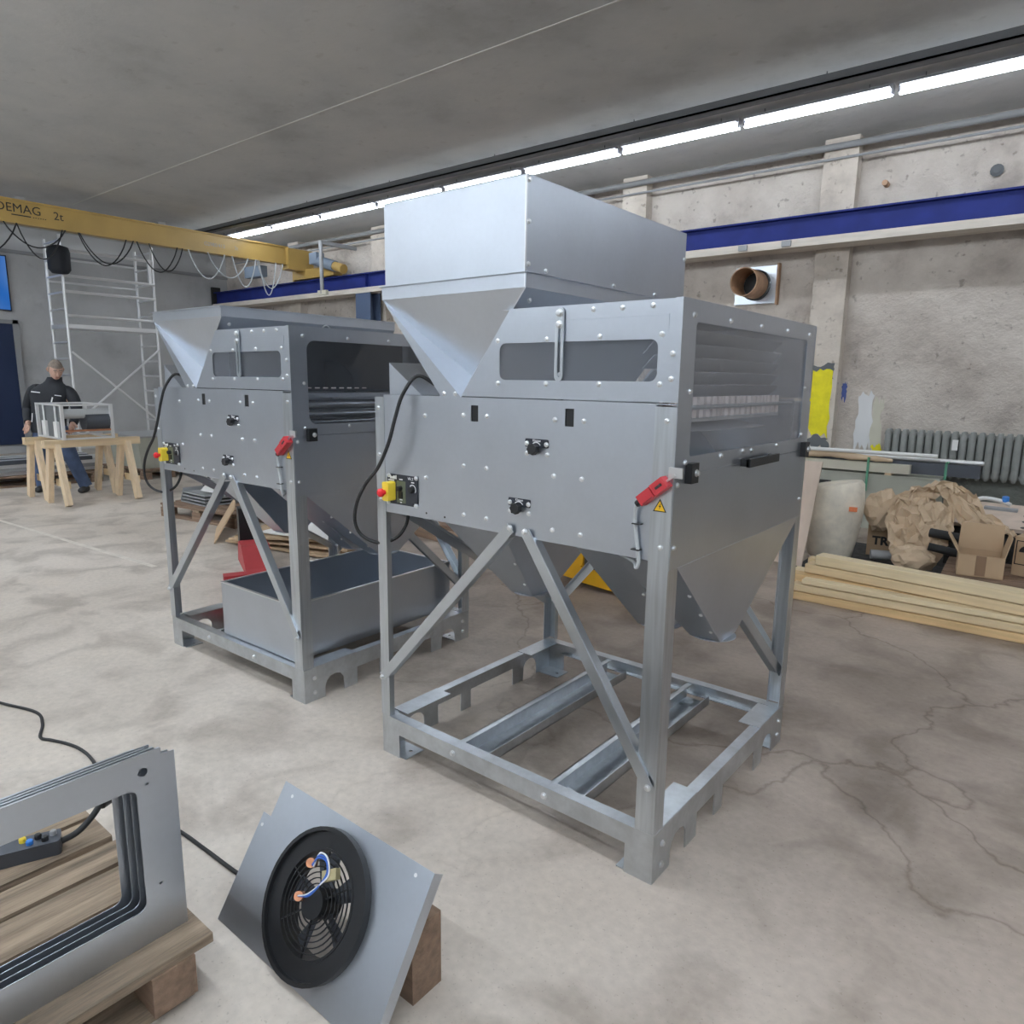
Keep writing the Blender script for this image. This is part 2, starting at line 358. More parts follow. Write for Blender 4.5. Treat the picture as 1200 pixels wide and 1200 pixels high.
t = thing('wall_screen', 'flat screen with blue and white picture on the wall above the navy door', 'screen', (XB+.03, 2.0, 2.62))
obj('bezel', MB().box(0, -.88, 0, .05, .88, .98), 'black_plastic', t)
obj('display', MB().box(.05, -.86, .02, .053, .86, .96), 'screen_image', t)

# fluorescent lamps
lamp_me = MB().box(0, -.045, .0, 1.36, .045, .035).box(.02, -.09, -.004, 1.34, .09, .0).mesh('housing', 'lamp_body')
tube_me = [MB().tube([(.01, 0, 0), (1.35, 0, 0)], .028, 12).mesh('tube', k, 40) for k in ('tube_lamp', 'tube_lamp_bright')]
cap_me = MB().box(0, -.03, -.05, .02, .03, .0).box(1.34, -.03, -.05, 1.36, .03, 0).mesh('end_cap', 'lamp_body')
rod_me = MB().box(.2, -.004, 0, .208, .004, .12).box(1.15, -.004, 0, 1.158, .004, .12).mesh('hanger', 'pipe_dark')
ordinal = ['nearest', 'second', 'third', 'fourth', 'fifth', 'sixth', 'seventh', 'eighth', 'ninth', 'tenth', 'eleventh', 'twelfth', 'thirteenth', 'fourteenth', 'fifteenth']
def lamp(x, y, label, ri):
    t = thing('fluorescent_lamp', label, 'lamp', (x, y, CEIL-.08), 0, 'fluorescent lamps under the ceiling')
    link('housing', lamp_me, t); link('tube', tube_me[min(ri, 1)], t, (0, 0, -.035)); link('end_cap', cap_me, t); link('hanger', rod_me, t, (0, 0, -.04))
for ri, y in enumerate(ROWS):
    for i in range(15 if ri == 0 else 11):
        x = -1.07-1.36-i*1.40+1.4*6
        if ri: x = 6.2-i*1.75
        if ri == 0 and i == 9: pass
        if x < XB+.1: continue
        if ri == 0:
            lab = 'lit fluorescent lamp under the ceiling, ' + (f'{ordinal[i]} of the row above the blue crane rail')
        else: lab = f'lit lamp on the near ceiling, {ordinal[i]} of the row {("just in front of the machines", "above the camera side aisle", "along the left wall")[ri-1]}'
        lamp(x, y, lab, ri)
# cable tray hanging from the ceiling, pipes
t = thing('cable_tray', 'dark cable tray hung from the ceiling alongside the lamp row', 'cable tray', (0, 0, 0))
obj('tray', MB().box(-12, 5.12, 4.03, 4.5, 5.15, 4.10).box(-12, 5.12, 4.03, 4.5, 5.26, 4.04), 'pipe_dark', t)
for i in range(9): obj('rod', MB().cyl((-11.5+i*1.9, 5.20, 4.03), (-11.5+i*1.9, 5.20, CEIL-.002), .006, 6), 'pipe_dark', t)
tag(obj('wall_pipe', MB().tube([(-13, 7.0, 4.05), (XF, 7.0, 4.05)], .035, 12), 'pipe_grey', None, 40), 'thick grey pipe running along the right wall just under the ceiling', 'pipe')
tag(obj('wall_conduit', MB().tube([(-13, 7.02, 3.93), (XF, 7.02, 3.93)], .014, 8), 'pipe_grey', None, 40), 'thin grey conduit running below the thick pipe on the right wall', 'pipe')

# ------------------------------------------------------------------ crane
def ibeam(x0, x1, y, z0, z1, w, t=.018):
    return MB().box(x0, y-w/2, z0, x1, y+w/2, z0+t).box(x0, y-w/2, z1-t, x1, y+w/2, z1).box(x0, y-.008, z0+t, x1, y+.008, z1-t)
t = thing('crane_rail', 'long blue steel crane rail on the ledge along the right wall', 'rail', (0, 0, 0))
obj('rail_beam', ibeam(-13.55, XF-.1, 6.86, 3.075, 3.335, .15), 'rail_blue', t)
for x in (-8.3, -3.4, 1.9): obj('stiffener', MB().box(x, 6.79, 3.093, x+.012, 6.852, 3.317), 'rail_blue', t)
obj('buffer', MB().box(-13.62, 6.76, 3.07, -13.55, 6.95, 3.45), 'rubber', t)
tag(obj('rail_ledge', MB().box(-13.5, 6.72, 2.985, XF-.1, YR-.16, 3.072), 'ledge'), 'pale wooden ledge beam carrying the blue crane rail', 'beam')
clip = MB().box(-.05, -.02, 0, .05, .02, .06).mesh('clip', 'grey_paint')
for i, x in enumerate((-1.35, -.85)):
    tag(link('rail_clamp', clip, None, (x, 6.705, 3.0)), 'small grey clamp on the wooden ledge ' + ('left of the bare wall pier' if i == 0 else 'at the bare wall pier'), 'clamp')
t = thing('steel_column', 'blue grey steel column standing under the crane rail behind the left machine', 'column', (-8.3, 6.85, 0))
obj('column_profile', MB().box(-.2, -.12, 0, .2, -.10, 2.98).box(-.2, .10, 0, .2, .12, 2.98).box(-.01, -.10, 0, .01, .10, 2.98), 'column_blue', t)
t = thing('hanging_post', 'thin grey post hanging on a wall arm in front of the crane rail', 'post', (-9.03, 6.40, 0))
obj('tube_post', MB().cyl((0, 0, 2.98), (0, 0, 3.90), .035, 10).box(-.03, 0, 3.84, .03, .79, 3.90), 'pipe_grey', t, 40)
obj('clamp', MB().box(-.1, -.03, 2.96, .14, .03, 3.04), 'cream_paint', t)

CX = -10.1
t = thing('overhead_crane', 'yellow overhead travelling crane bridge with hanging cable loops', 'crane', (CX, 0, 0))
br = obj('bridge_beam', MB().box(-.14, -7.5, 3.885, 0, 6.45, 3.91).box(-.14, -7.5, 3.58, 0, 6.45, 3.605).box(-.08, -7.5, 3.605, -.025, 6.45, 3.885), 'crane_yellow', t)
text('lettering', 'DEMAG', .165, 'black_plastic', FACEX(-.024, 1.79, 3.735), br)
text('lettering', '2t', .16, 'black_plastic', FACEX(-.024, 2.51, 3.715), br)
text('lettering', 'G2980/412', .085, 'pipe_grey', FACEX(-.024, 4.80, 3.70), br)
text('lettering', '2t', .085, 'pipe_grey', FACEX(-.024, 5.36, 3.70), br)
obj('underline', MB().box(-.026, 1.98, 3.69, -.023, 2.22, 3.705), 'black_plastic', br)
for k in range(6): obj('underline_dash', MB().box(-.026, 2.245+k*.03, 3.69, -.023, 2.262+k*.03, 3.70), 'black_plastic', br)
tr = obj('end_truck', MB().box(-.36, 6.76, 3.36, .95, 6.96, 3.53).box(-.42, 6.80, 3.34, -.36, 6.92, 3.46), 'crane_yellow', t)
obj('bracket', MB().box(-.2, 6.40, 3.50, .06, 6.96, 3.88), 'crane_yellow', t)
obj('motor', MB().cyl((.45, 6.72, 3.66), (1.05, 6.72, 3.50), .10, 16).box(.40, 6.62, 3.58, .62, 6.80, 3.78), 'motor_grey', t, 40)
obj('motor_cap', MB().cyl((1.05, 6.72, 3.50), (1.30, 6.72, 3.43), .085, 14), 'crane_yellow', t, 40)
obj('control_box', MB().box(-.9, 6.05, 3.36, -.35, 6.2, 3.56), 'motor_grey', t)
for y in (2.05, 4.05): obj('cable_bracket', MB().box(-.1, y, 3.91, -.04, y+.12, 3.955), 'pipe_grey', t)
loops = [(1.2, 2.02, .45), (2.02, 2.60, .45), (1.86, 2.64, .30), (2.81, 3.50, .43), (2.83, 3.61, .40), (3.66, 4.31, .43), (3.85, 4.40, .40)]
for y0, y1, dz in loops:
    obj('cable_loop', MB().tube([(.02-.01, y0+(y1-y0)*k/14, 3.58-dz*math.sin(math.pi*k/14)**.8) for k in range(15)], .010, 6), 'rubber', t, 60)
for y0, y1, dz in [(4.49, 5.14, .44), (4.83, 5.59, .38), (5.28, 5.74, .50), (5.76, 6.3, .47), (5.80, 6.15, .60)]:
    obj('cable_loop', MB().tube([(.02, y0+(y1-y0)*k/14, 3.58-dz*math.sin(math.pi*k/14)**.8) for k in range(15)], .011, 6), 'grey_cable', t, 60)

# ------------------------------------------------------------------ wall fittings on the right
t = thing('vent_pipe', 'short rusty vent pipe through a square metal plate on the right wall', 'vent', (-1.33, YR, 2.66))
obj('wall_plate', MB().box(-.26, -.05, -.22, .25, 0, .22), 'sheet', t)
obj('bore_shade', MB().cyl((0, -.052, 0), (0, -.06, 0), .15, 24), 'black_plastic', t)  # black disc that paints in the shaded depth of the pipe
m = MB().lathe([(.165, -.05), (.165, -.46), (.155, -.46), (.155, -.05)], n=28, ax='y'); obj('pipe', m, 'rust_pipe', t, 40)
obj('collar', MB().lathe([(.165, -.045), (.182, -.05), (.182, -.09), (.165, -.095)], n=28, ax='y'), 'black_plastic', t, 40)
obj('seal', MB().box(.25, -.07, -.24, .275, 0, .24), 'rust_pipe', t)
tag(obj('wall_bolt', MB().cyl((.02, YR-.12, 3.62), (.02, YR, 3.62), .03, 8), 'rust_pipe'), 'rusty bolt stub in the wall beside the bare pier', 'bolt')
tag(obj('wall_anchor', MB().lathe([(.05, -.01), (.06, -.03), (.03, -.05), (0, -.05)], (1.02, YR, 3.6), 12, 'y'), 'dark_wallpaint'), 'dark round anchor stub high on the rough wall', 'anchor')
t = thing('cast_iron_radiator', 'old grey cast iron radiator with many ribs on the right wall', 'radiator', (.30, YR-.14, .50))
prof = [(.0, .0), (.020, .012), (.033, .05), (.036, .10), (.036, .40), (.033, .46), (.020, .50), (.0, .505)]
rib = MB()
for s in (-1, 1): rib.lathe([(r*1.0, h) for r, h in prof], (0, .045*s, 0), 10)
rib.box(-.012, -.05, .02, .012, .05, .485); rib_me = rib.mesh('rib', 'radiator_grey', 50)
for k in range(22): link('rib', rib_me, t, (.04+k*.079, 0, 0))
obj('header_pipe', MB().cyl((0, 0, .06), (1.78, 0, .06), .03, 10).cyl((0, 0, .45), (1.78, 0, .45), .03, 10), 'radiator_grey', t, 40)
obj('wall_bracket', MB().box(.3, .04, .2, .33, .135, .23).box(1.4, .04, .2, 1.43, .135, .23), 'radiator_grey', t)
obj('paper_tag', MB().box(.66, -.10, .31, .715, -.097, .42), 'white_paint', t)

# ------------------------------------------------------------------ grain cleaning machine
W, D, ZB, ZP, ZT, ZH = 1.2, 1.126, .16, .985, 1.415, 1.683
bolt_me = {}
def bolt_mesh(axis, r):
    key = (axis, r)
    if key not in bolt_me:
        prof = [(0, 0), (r*1.35, 0), (r*1.35, r*.25), (r, r*.3), (r, r*.85), (r*.7, r*1.1), (0, r*1.15)]
        sgn = {'-y': ('y', -1), 'x': ('x', 1), 'y': ('y', 1)}[axis]
        bolt_me[key] = MB().lathe([(a, b*sgn[1]) for a, b in prof], n=8, ax=sgn[0]).mesh('bolt', 'zinc', 30)
    return bolt_me[key]
FRONT_BOLTS = [(.26,1.348),(.441,1.357),(.543,1.357),(.81,1.358),(.912,1.358),(.442,1.19),(.542,1.19),(.262,1.132),(.81,1.19),(.911,1.19),(.442,1.024),(.543,1.024),(.81,1.024),(.912,1.024),(.214,1.025),
    (.018,1.368),(.019,1.197),(.019,1.028),(.708,1.251),(.785,1.251),(.644,1.063),(.719,1.063),(1.174,1.37),(1.173,1.027)]
HOOD_BOLTS = [(.586,1.591),(.774,1.591),(.956,1.593),(1.146,1.594),(.588,1.461),(.774,1.462),(.958,1.463),(1.146,1.465),(1.179,1.544),(1.178,1.479),(.932,1.667),(1.025,1.667),(1.117,1.668),(.352,1.425),(.404,1.425)]
SIDE_BOLTS = [(.064,1.645),(.304,1.646),(.548,1.647),(.795,1.648),(1.039,1.649),(.063,1.448),(.059,1.258),(.299,1.259),(.468,1.262),(.541,1.259),(.779,1.261),(1.036,1.456),(1.036,1.285),(.018,1.2),(.018,1.027),(1.085,1.034)]
XZ = lambda y0: (lambda a, b, d: (a, y0-d, b))        # plate facing -y
YZ = lambda x0: (lambda a, b, d: (x0+d, a, b))        # plate facing +x
def sheet_quad(mb, pts, t=.002):
    """thin sheet through 3 or 4 points, thickened along its normal"""
    P = [Vector(p) for p in pts]; n = (P[1]-P[0]).cross(P[2]-P[0]).normalized()*t
    k = len(P); vs = P+[p+n for p in P]
    mb.add(vs, [tuple(range(k)), tuple(range(2*k-1, k-1, -1))]+[(i, (i+1) % k, k+(i+1) % k, k+i) for i in range(k)])
    return mb
def angle_bar(p0, p1, nrm, w=.032, t=.003):
    """L section bar from p0 to p1 lying in the plane with normal nrm"""
    p0, p1, nrm = Vector(p0), Vector(p1), Vector(nrm); d = (p1-p0).normalized(); s = d.cross(nrm).normalized()
    mb = MB(); mb.bar(p0, p1, w, t, nrm)
    off = s*(w/2)-nrm*(w*.45); mb.bar(p0+off+d*.03, p1+off-d*.03, w*.9, t, s)
    return mb
def machine(loc, rz, label, with_box):
    T = thing('grain_cleaner', label, 'machine', loc, rz)
    # base ---------------------------------------------------------
    fwid = .095
    outl = [(.0045, 0), (fwid, 0), (fwid, .097), (W-fwid, .097), (W-fwid, 0), (W-.0045, 0), (W-.0045, ZB), (.0045, ZB)]
    for y0, sg in ((0, 1), (D, -1)):
        mb = MB().plate(outl, [], lambda a, b, d: (a, y0+sg*d, b), .004)
        ya, yb = sorted((y0+sg*.004, y0+sg*.045)); mb.box(.0045, ya, ZB-.004, W-.0045, yb, ZB); mb.box(fwid, min(y0+sg*.004, y0+sg*.03), .097, W-fwid, max(y0+sg*.004, y0+sg*.03), .101)
        bm = obj('base_beam', mb, 'beamzinc', T)
        if sg == 1:
            for x in (.385, .80): link('bolt', bolt_mesh('-y', .009), bm, (x, 0, .128))
    arch = [(.114, .0), (.114, .05), (.125, .075), (.145, .092), (.175, .097), (.205, .088), (.222, .066), (.226, .0)]
    side = [(0, 0)]+arch+[(.305, 0), (.305, .085), (.45, .085), (.45, .055), (.45, .0), (.515, .0), (.515, .085), (.82, .085), (.82, .0), (.90, .0)]
    side += [(D-a, b) for a, b in reversed(arch)][:0]+[(.905, .066), (.92, .088), (.95, .097), (.98, .092), (1.0, .075), (1.01, .05), (1.012, 0), (D, 0), (D, ZB), (0, ZB)]
    for x0, sg in ((W, -1), (0, 1)):
        mb = MB().plate(side, [], lambda a, b, d: (x0+sg*d, a, b), .004)
        xa, xb = sorted((x0+sg*.004, x0+sg*.04)); mb.box(xa, 0.046, ZB-.004, xb, D-.046, ZB)
        xa, xb = sorted((x0+sg*.001, x0+sg*.085)); mb.box(xa, .056, ZB+.0002, xb, .30, ZB+.003).box(xa, .86, ZB+.0002, xb, D-.056, ZB+.003)
        sb = obj('side_beam', mb, 'beamzinc', T)
        if sg == -1:
            for y, z in ((.055, .11), (.055, .04), (1.075, .11), (1.075, .05)): link('bolt', bolt_mesh('x', .008), sb, (W, y, z))
    for x0, sx in ((0, 1), (W, -1)):
        for y0, sy in ((0, 1), (D, -1)):
            xs = sorted((x0+sx*.005, x0+sx*.125)); ys = sorted((y0+sy*.005, y0+sy*.10))
            obj('foot_plate', MB().plate([(xs[0], ys[0]), (xs[1], ys[0]), (xs[1], ys[1]), (xs[0], ys[1])], [[(x0+sx*.095+.008*math.cos(k*.785), y0+sy*.06+.008*math.sin(k*.785)) for k in range(8)]], lambda a, b, d: (a, b, .001+d), .004), 'beamzinc', T)
    for xc in (.43, .845):
        mb = MB().box(xc-.055, .045, .085, xc-.051, D-.045, ZB-.006).box(xc-.055, .045, .085, xc+.055, D-.045, .089).box(xc+.051, .045, .085, xc+.055, D-.045, .125).box(xc-.055, .045, ZB-.010, xc-.03, D-.045, ZB-.006)
        obj('cross_member', mb, 'beamzinc', T)
    # posts and braces ---------------------------------------------
    for x0, sx, wd in ((0, 1, .048), (W, -1, .062)):
        for y0, sy in ((0, 1), (D, -1)):
            mb = MB().plate([(0, -.004), (wd, -.004), (wd, .02), (wd-.003, .02), (wd-.003, 0), (.004, 0), (.004, .055), (0, .055)], [], lambda a, b, d: (x0+sx*a, y0+sy*b, ZB+.004+d), ZT-ZB-.012)
            obj('post', mb, 'profile', T)
    for p0, p1 in (((.018, -.012, .325), (.652, -.012, 1.010)), ((1.178, -.012, .315), (.712, -.012, 1.006))):
        b = obj('brace', angle_bar(p0, p1, (0, -1, 0), .036), 'brace_zinc', T)
        for q in (p0, p1): link('bolt', bolt_mesh('-y', .008), b, (q[0], -.0135, q[2]))
    for p0, p1 in (((.018, D+.008, .325), (.60, D+.008, 1.010)), ((1.182, D+.008, .315), (.66, D+.008, 1.006))): obj('brace', angle_bar(p0, p1, (0, 1, 0), .036), 'brace_zinc', T)
    obj('brace', angle_bar((W-.11, .55, .86), (W-.012, D-.03, .31), (.98, -.17, 0), .036), 'brace_zinc', T)
    obj('brace', angle_bar((.012, .10, .975), (.012, D-.03, .36), (-1, 0, 0), .036), 'brace_zinc', T)
    # body panels ---------------------------------------------------
    slots = [[(.474, 1.338), (.505, 1.338), (.505, 1.39), (.474, 1.39)], [(.846, 1.340), (.877, 1.340), (.877, 1.392), (.846, 1.392)]]
    mb = MB().plate([(.046, ZP), (W-.06, ZP), (W-.06, ZT), (.046, ZT)], slots, XZ(0.0), .002)
    mb.box(.05, 0, ZT-.003, W-.002, .02, ZT).box(.06, 0.0, ZP, W-.062, .03, ZP+.002)
    fp = obj('front_panel', mb, 'sheet', T)
    for s in slots: obj('slot_seal', MB().box(s[0][0]-.001, .002, s[0][1]-.001, s[1][0]+.001, .006, s[2][1]+.001), 'black_plastic', fp)
    for x, z in FRONT_BOLTS: link('bolt', bolt_mesh('-y', .0062), fp, (x, -.002 if .04 < x < 1.14 else -.004, z))
    for x in (.262, .352): obj('drilled_hole', MB().cyl((x, -.0025, 1.006-(x-.26)*.03), (x, -.001, 1.006-(x-.26)*.03), .004, 8), 'black_plastic', fp)
    obj('back_panel', MB().box(.046, D, ZP, W-.06, D+.002, ZT), 'sheet', T)
    obj('left_panel', MB().box(-.002, .055, ZP, 0, D-.055, ZT-.01), 'sheet', T)
    # hood ----------------------------------------------------------
    win = rrect(.593, 1.472, 1.136, 1.582, .022)
    hood = [(.43, ZT+.003), (W, ZT+.003), (W, ZH), (.634, ZH)]
    hf = obj('hood_front', MB().plate(hood, [win], XZ(.0), .002).box(.634, 0, ZH-.002, W, .02, ZH), 'sheet', T)
    obj('window_pane', MB().box(.585, .002, 1.464, 1.144, .006, 1.59), 'pane_smoke', hf)
    obj('stiffening_seam', MB().box(.75, -.0035, 1.643, 1.165, -.002, 1.645).box(1.163, -.0035, 1.60, 1.165, -.002, 1.645), 'sheet', hf)
    for x, z in HOOD_BOLTS: link('bolt', bolt_mesh('-y', .0062), hf, (x, -.002, z))
    arm = rrect(.808, 1.47, .838, 1.678, .0149, 6); slot = rrect(.8185, 1.482, .8285, 1.62, .0048, 4)
    sa = obj('slotted_arm', MB().plate(arm, [slot], XZ(-.006), .004).cyl((.823, -.006, 1.49), (.823, 0, 1.49), .006, 8), 'profile', T)
    for z in (1.662, 1.630): link('bolt', bolt_mesh('-y', .009), sa, (.823, -.010, z))
    obj('hood_back', MB().plate(hood, [], lambda a, b, d: (a, D+d, b), .002), 'sheet', T)
    obj('hood_top', MB().box(.60, 0.002, ZH-.002, W, D, ZH), 'sheet', T)
    hk = bez([(.70, .545, 1.69), (.70, .55, 1.725), (.70, .575, 1.74), (.70, .60, 1.725)], 4); obj('lifting_hook', MB().tube(hk, .004, 6), 'zinc', T, 60)
    # feed hopper ---------------------------------------------------
    zl, zu = 1.743, 1.79; L_, R_, AL, AR = (.052, 0, zl), (.69, 0, zl), (.336, 0, ZT), (.428, 0, ZT); PN = (.393, .09, 1.486)
    YH = 1.06
    lip = MB().box(.052, -.003, zl, .69, 0, zu).box(.69, -.003, zl, .693, YH, zu).box(.049, -.003, zl, .052, YH, zu).box(.052, YH, zl, .69, YH+.003, zu)
    lip.box(.045, -.012, zu-.004, .697, -.003, zu).box(.69, -.003, zu-.004, .702, YH, zu)
    obj('hopper_lip', lip, 'sheet', T)
    obj('hopper_wall', sheet_quad(MB(), [(.69, 0, zl), (.69, YH, zl), (.428, YH, ZT), (.428, 0, ZT)]), 'sheet', T)
    obj('hopper_wall', sheet_quad(MB(), [(.052, 0, zl), (.336, 0, ZT), (.336, YH, ZT), (.052, YH, zl)]), 'sheet', T)
    obj('hopper_wall', sheet_quad(MB(), [(.052, YH, zl), (.69, YH, zl), (.428, YH, ZT), (.336, YH, ZT)]), 'sheet', T)
    nf = MB(); sheet_quad(nf, [L_, AL, AR]); obj('hopper_gusset', nf, 'sheet', T)
    nf = MB(); sheet_quad(nf, [L_, R_, PN], .0015); obj('hopper_end_sheet', nf, 'sheet', T)
    nf = MB(); sheet_quad(nf, [L_, PN, AR], .0015); obj('hopper_end_sheet', nf, 'sheet', T)
    nf = MB(); sheet_quad(nf, [R_, AR, PN], .0015); obj('hopper_end_sheet', nf, 'sheet', T)
    obj('hopper_floor', MB().box(.33, .02, ZT-.003, .43, YH, ZT), 'sheet', T)
    for y in (.05, .30): link('bolt', bolt_mesh('x', .007), T, (.665-.0, y, 1.712))
    if with_box:
        x0, x1, y0, y1, z0, z1 = .068, .688, .0, 1.045, 1.79, 2.06
        mb = MB().box(x0, y0-.002, z0, x1, y0, z1).box(x0, y1, z0, x1, y1+.002, z1).box(x1-.002, y0, z0, x1, y1, z1).box(x0, y0, z0, x0+.002, y1, z1)
        mb.box(x0, y0-.002, z1-.003, x1, y0+.015, z1).box(x1-.015, y0, z1-.003, x1+.001, y1, z1).box(x0, y0, z1-.003, x0+.015, y1, z1).box(x0, y1-.015, z1-.003, x1, y1, z1)
        eb = obj('extension_box', mb, 'sheet', T)
        obj('corner_seam', MB().box(x1-.001, -.0035, z0-.045, x1+.0012, .004, z1), 'zinc', eb)
        for y, z in ((.012, 2.045), (.012, 1.93), (.012, 1.81), (.10, 1.80), (.50, 1.80), (.80, 1.80), (1.035, 1.96)): link('bolt', bolt_mesh('x', .0065), eb, (x1, y, z))
    # right side ----------------------------------------------------
    swin = rrect(.082, 1.272, 1.025, 1.628, .012 if with_box else .04)
    up_ = obj('side_panel', MB().plate([(-.003, 1.225), (1.112, 1.225), (1.112, ZH), (-.003, ZH)], [swin], YZ(W), .002).box(W-.02, 0, ZH, W+.002, 1.112, ZH+.002), 'sheet', T)
    obj('window_pane', MB().box(W-.005, .07, 1.262, W-.001, 1.037, 1.64), 'pane_clear', up_)
    for y, z in SIDE_BOLTS: link('bolt', bolt_mesh('x', .0062), up_, (W+.002, y, z))
    zf = .965; b0, b1, zb = .505, .635, .605; xb = 1.158
    mb = MB().plate([(.0, zf), (1.10, zf), (1.10, 1.223), (.0, 1.223)], [], YZ(W), .0015); sheet_quad(mb, [(W+.0015, .045, zf), (xb, b0, zb), (xb, b1, zb), (W+.0015, 1.098, zf)], .0015)
    obj('lower_side_panel', mb, 'sheet', T)
    hd = MB().box(W+.002, .455, 1.214, W+.03, .475, 1.236).box(W+.002, .70, 1.214, W+.03, .72, 1.236).box(W+.022, .455, 1.212, W+.035, .72, 1.238); obj('door_handle', hd, 'black_plastic', T)
    for y in (.085, 1.07):
        k = obj('latch', MB().box(W+.002, y-.022, 1.20, W+.022, y+.022, 1.255), 'black_plastic', T); link('bolt', bolt_mesh('x', .008), k, (W+.022, y+.006, 1.228))
    # discharge funnels --------------------------------------------
    def funnel(xl, xr, cx, cy, zt, z0, hx=.055, hy=.065, skip_right=False):
        t0 = [(xl, .045, zt), (xr, .045, zt), (xr, 1.085, zt), (xl, 1.085, zt)]; t1 = [(cx-hx, cy-hy, z0), (cx+hx, cy-hy, z0), (cx+hx, cy+hy, z0), (cx-hx, cy+hy, z0)]
        mb = MB()
        for i in range(4):
            if skip_right and i == 1: continue
            j = (i+1) % 4; sheet_quad(mb, [t0[i], t1[i], t1[j], t0[j]], .0015)
        f = obj('funnel', mb, 'sheet', T)
        ring = [(.079*math.cos(k*math.pi/14), .079*math.sin(k*math.pi/14)) for k in range(28)]; hole = [(.05*math.cos(k*math.pi/10), .05*math.sin(k*math.pi/10)) for k in range(20)]
        obj('outlet_flange', MB().plate(ring, [hole], lambda a, b, d: (cx+a, cy+b, z0-d), .003), 'sheet', f)
        e0, e1 = Vector(t0[1]), Vector(t1[1])
        for s in (.35, .6, .85):
            q = e0.lerp(e1, s); link('bolt', bolt_mesh('-y', .005), f, (q.x-.012, q.y-.001, q.z))
    funnel(1.0, W, 1.104, .57, .97, .605, .054, .065, True)
    funnel(.79, .995, .90, .57, 1.04, .60)
    funnel(.17, .52, .30, .57, 1.06, .60)
    # chute on the left, cable --------------------------------------
    c0 = obj('side_chute', MB().add([(.02, .05, 1.53), (.02, .05, ZT), (.19, .05, ZT), (.02, .95, 1.53), (.02, .95, ZT), (.19, .95, ZT)], [(0, 1, 2), (5, 4, 3), (0, 3, 4, 1), (1, 4, 5, 2), (0, 2, 5, 3)]), 'sheet', T)
    path = bez([(.265, .05, 1.45), (.212, .01, 1.482), (.179, -.03, 1.419), (.16, -.05, 1.337), (.133, -.06, 1.246), (.075, -.06, 1.157), (.001, -.06, 1.087), (-.051, -.06, 1.011), (-.077, -.05, .934), (-.059, -.03, .88), (.004, .0, .858), (.067, .03, .883), (.098, .05, .933), (.102, .06, .985)], 7)
    obj('power_cable', MB().tube(path, .0065, 8), 'rubber', T, 60)
    # controls ------------------------------------------------------
    cp = obj('control_panel', MB().plate([(.062, 1.021), (.20, 1.021), (.20, 1.034), (.222, 1.034), (.222, 1.118), (.205, 1.118), (.205, 1.131), (.062, 1.131)], [], XZ(-.003), .003), 'black_panel', T)
    obj('circuit_window', MB().box(.113, -.0065, 1.028, .160, -.006, 1.108), 'circuit', cp)
    obj('rotary_knob', MB().lathe([(0, -.022), (.009, -.022), (.011, -.006)], (.133, 0, 1.082), 10, 'y'), 'black_plastic', cp)
    obj('indicator', MB().lathe([(0, -.012), (.004, -.012), (.005, -.006)], (.124, 0, 1.084), 8, 'y'), 'white_print', cp)
    obj('rocker_switch', MB().box(.127, -.012, 1.045, .144, -.006, 1.07), 'black_plastic', cp)
    obj('rotary_knob', MB().lathe([(0, -.02), (.010, -.02), (.012, -.006)], (.196, 0, 1.083), 10, 'y'), 'black_plastic', cp)
    obj('dial_ring', MB().plate([(.196+.018*math.cos(R(a)), 1.083+.018*math.sin(R(a))) for a in range(-40, 141, 12)]+[(.196+.015*math.cos(R(a)), 1.083+.015*math.sin(R(a))) for a in range(140, -41, -12)], [], XZ(-.006), .0006), 'white_print', cp)
    text('print', 'VR 2', .014, 'white_print', FRONT(.172, -.0062, 1.116), cp)
    for k, h in enumerate((.014, .009, .009, .012, .012, .014)): obj('print', MB().box(.078+k*.006, -.0068, 1.113, .082+k*.006, -.006, 1.113+h), 'white_print', cp)
    for x0, x1, z in ((.068, .10, 1.106), (.127, .145, 1.112), (.19, .205, 1.106), (.128, .143, 1.038), (.13, .14, 1.028)): obj('print', MB().box(x0, -.0068, z, x1, -.006, z+.004), 'white_print', cp)
    for x, z in ((.072, 1.125), (.216, 1.126), (.214, 1.026), (.068, 1.024)): link('bolt', bolt_mesh('-y', .0065), cp, (x, -.006, z))
    es = obj('stop_switch', MB().plate(rrect(.072, 1.034, .106, 1.104, .008), [], XZ(-.006), .035), 'stop_yellow', T)
    obj('stop_button', MB().lathe([(0, -.07), (.010, -.069), (.015, -.064), (.0155, -.054), (.009, -.05), (.009, -.04)], (.085, 0, 1.066), 14, 'y'), 'stop_red', es, 40)
    for px, pz in ((.701, 1.271), (.637, 1.081)):
        pl = obj('knob_plate', MB().plate(rrect(px, pz, px+.088, pz+.026, .004), [], XZ(-.002), .002), 'black_panel', T)
        text('print', 'Klappe', .011, 'white_print', FRONT(px+.044, -.0042, pz+.0175), pl, 'CENTER')
        cx, cz = px+.042, pz-.004
        obj('dial_ring', MB().plate([(cx+.021*math.cos(R(a)), cz+.021*math.sin(R(a))) for a in range(35, 146, 11)]+[(cx+.0185*math.cos(R(a)), cz+.0185*math.sin(R(a))) for a in range(145, 34, -11)], [], XZ(-.004), .0006), 'white_print', pl)
        star = [((.0185 if k % 2 else .0155)*math.cos(k*math.pi/7), (.0185 if k % 2 else .0155)*math.sin(k*math.pi/7)) for k in range(14)]
        obj('clamping_knob', MB().plate([(cx+a, cz+b) for a, b in star], [], XZ(-.010), .018).cyl((cx, -.002, cz), (cx, -.012, cz), .009, 10), 'black_plastic', pl)
        for bx in (px+.007, px+.081): link('bolt', bolt_mesh('-y', .006), pl, (bx, -.004, pz+.011))
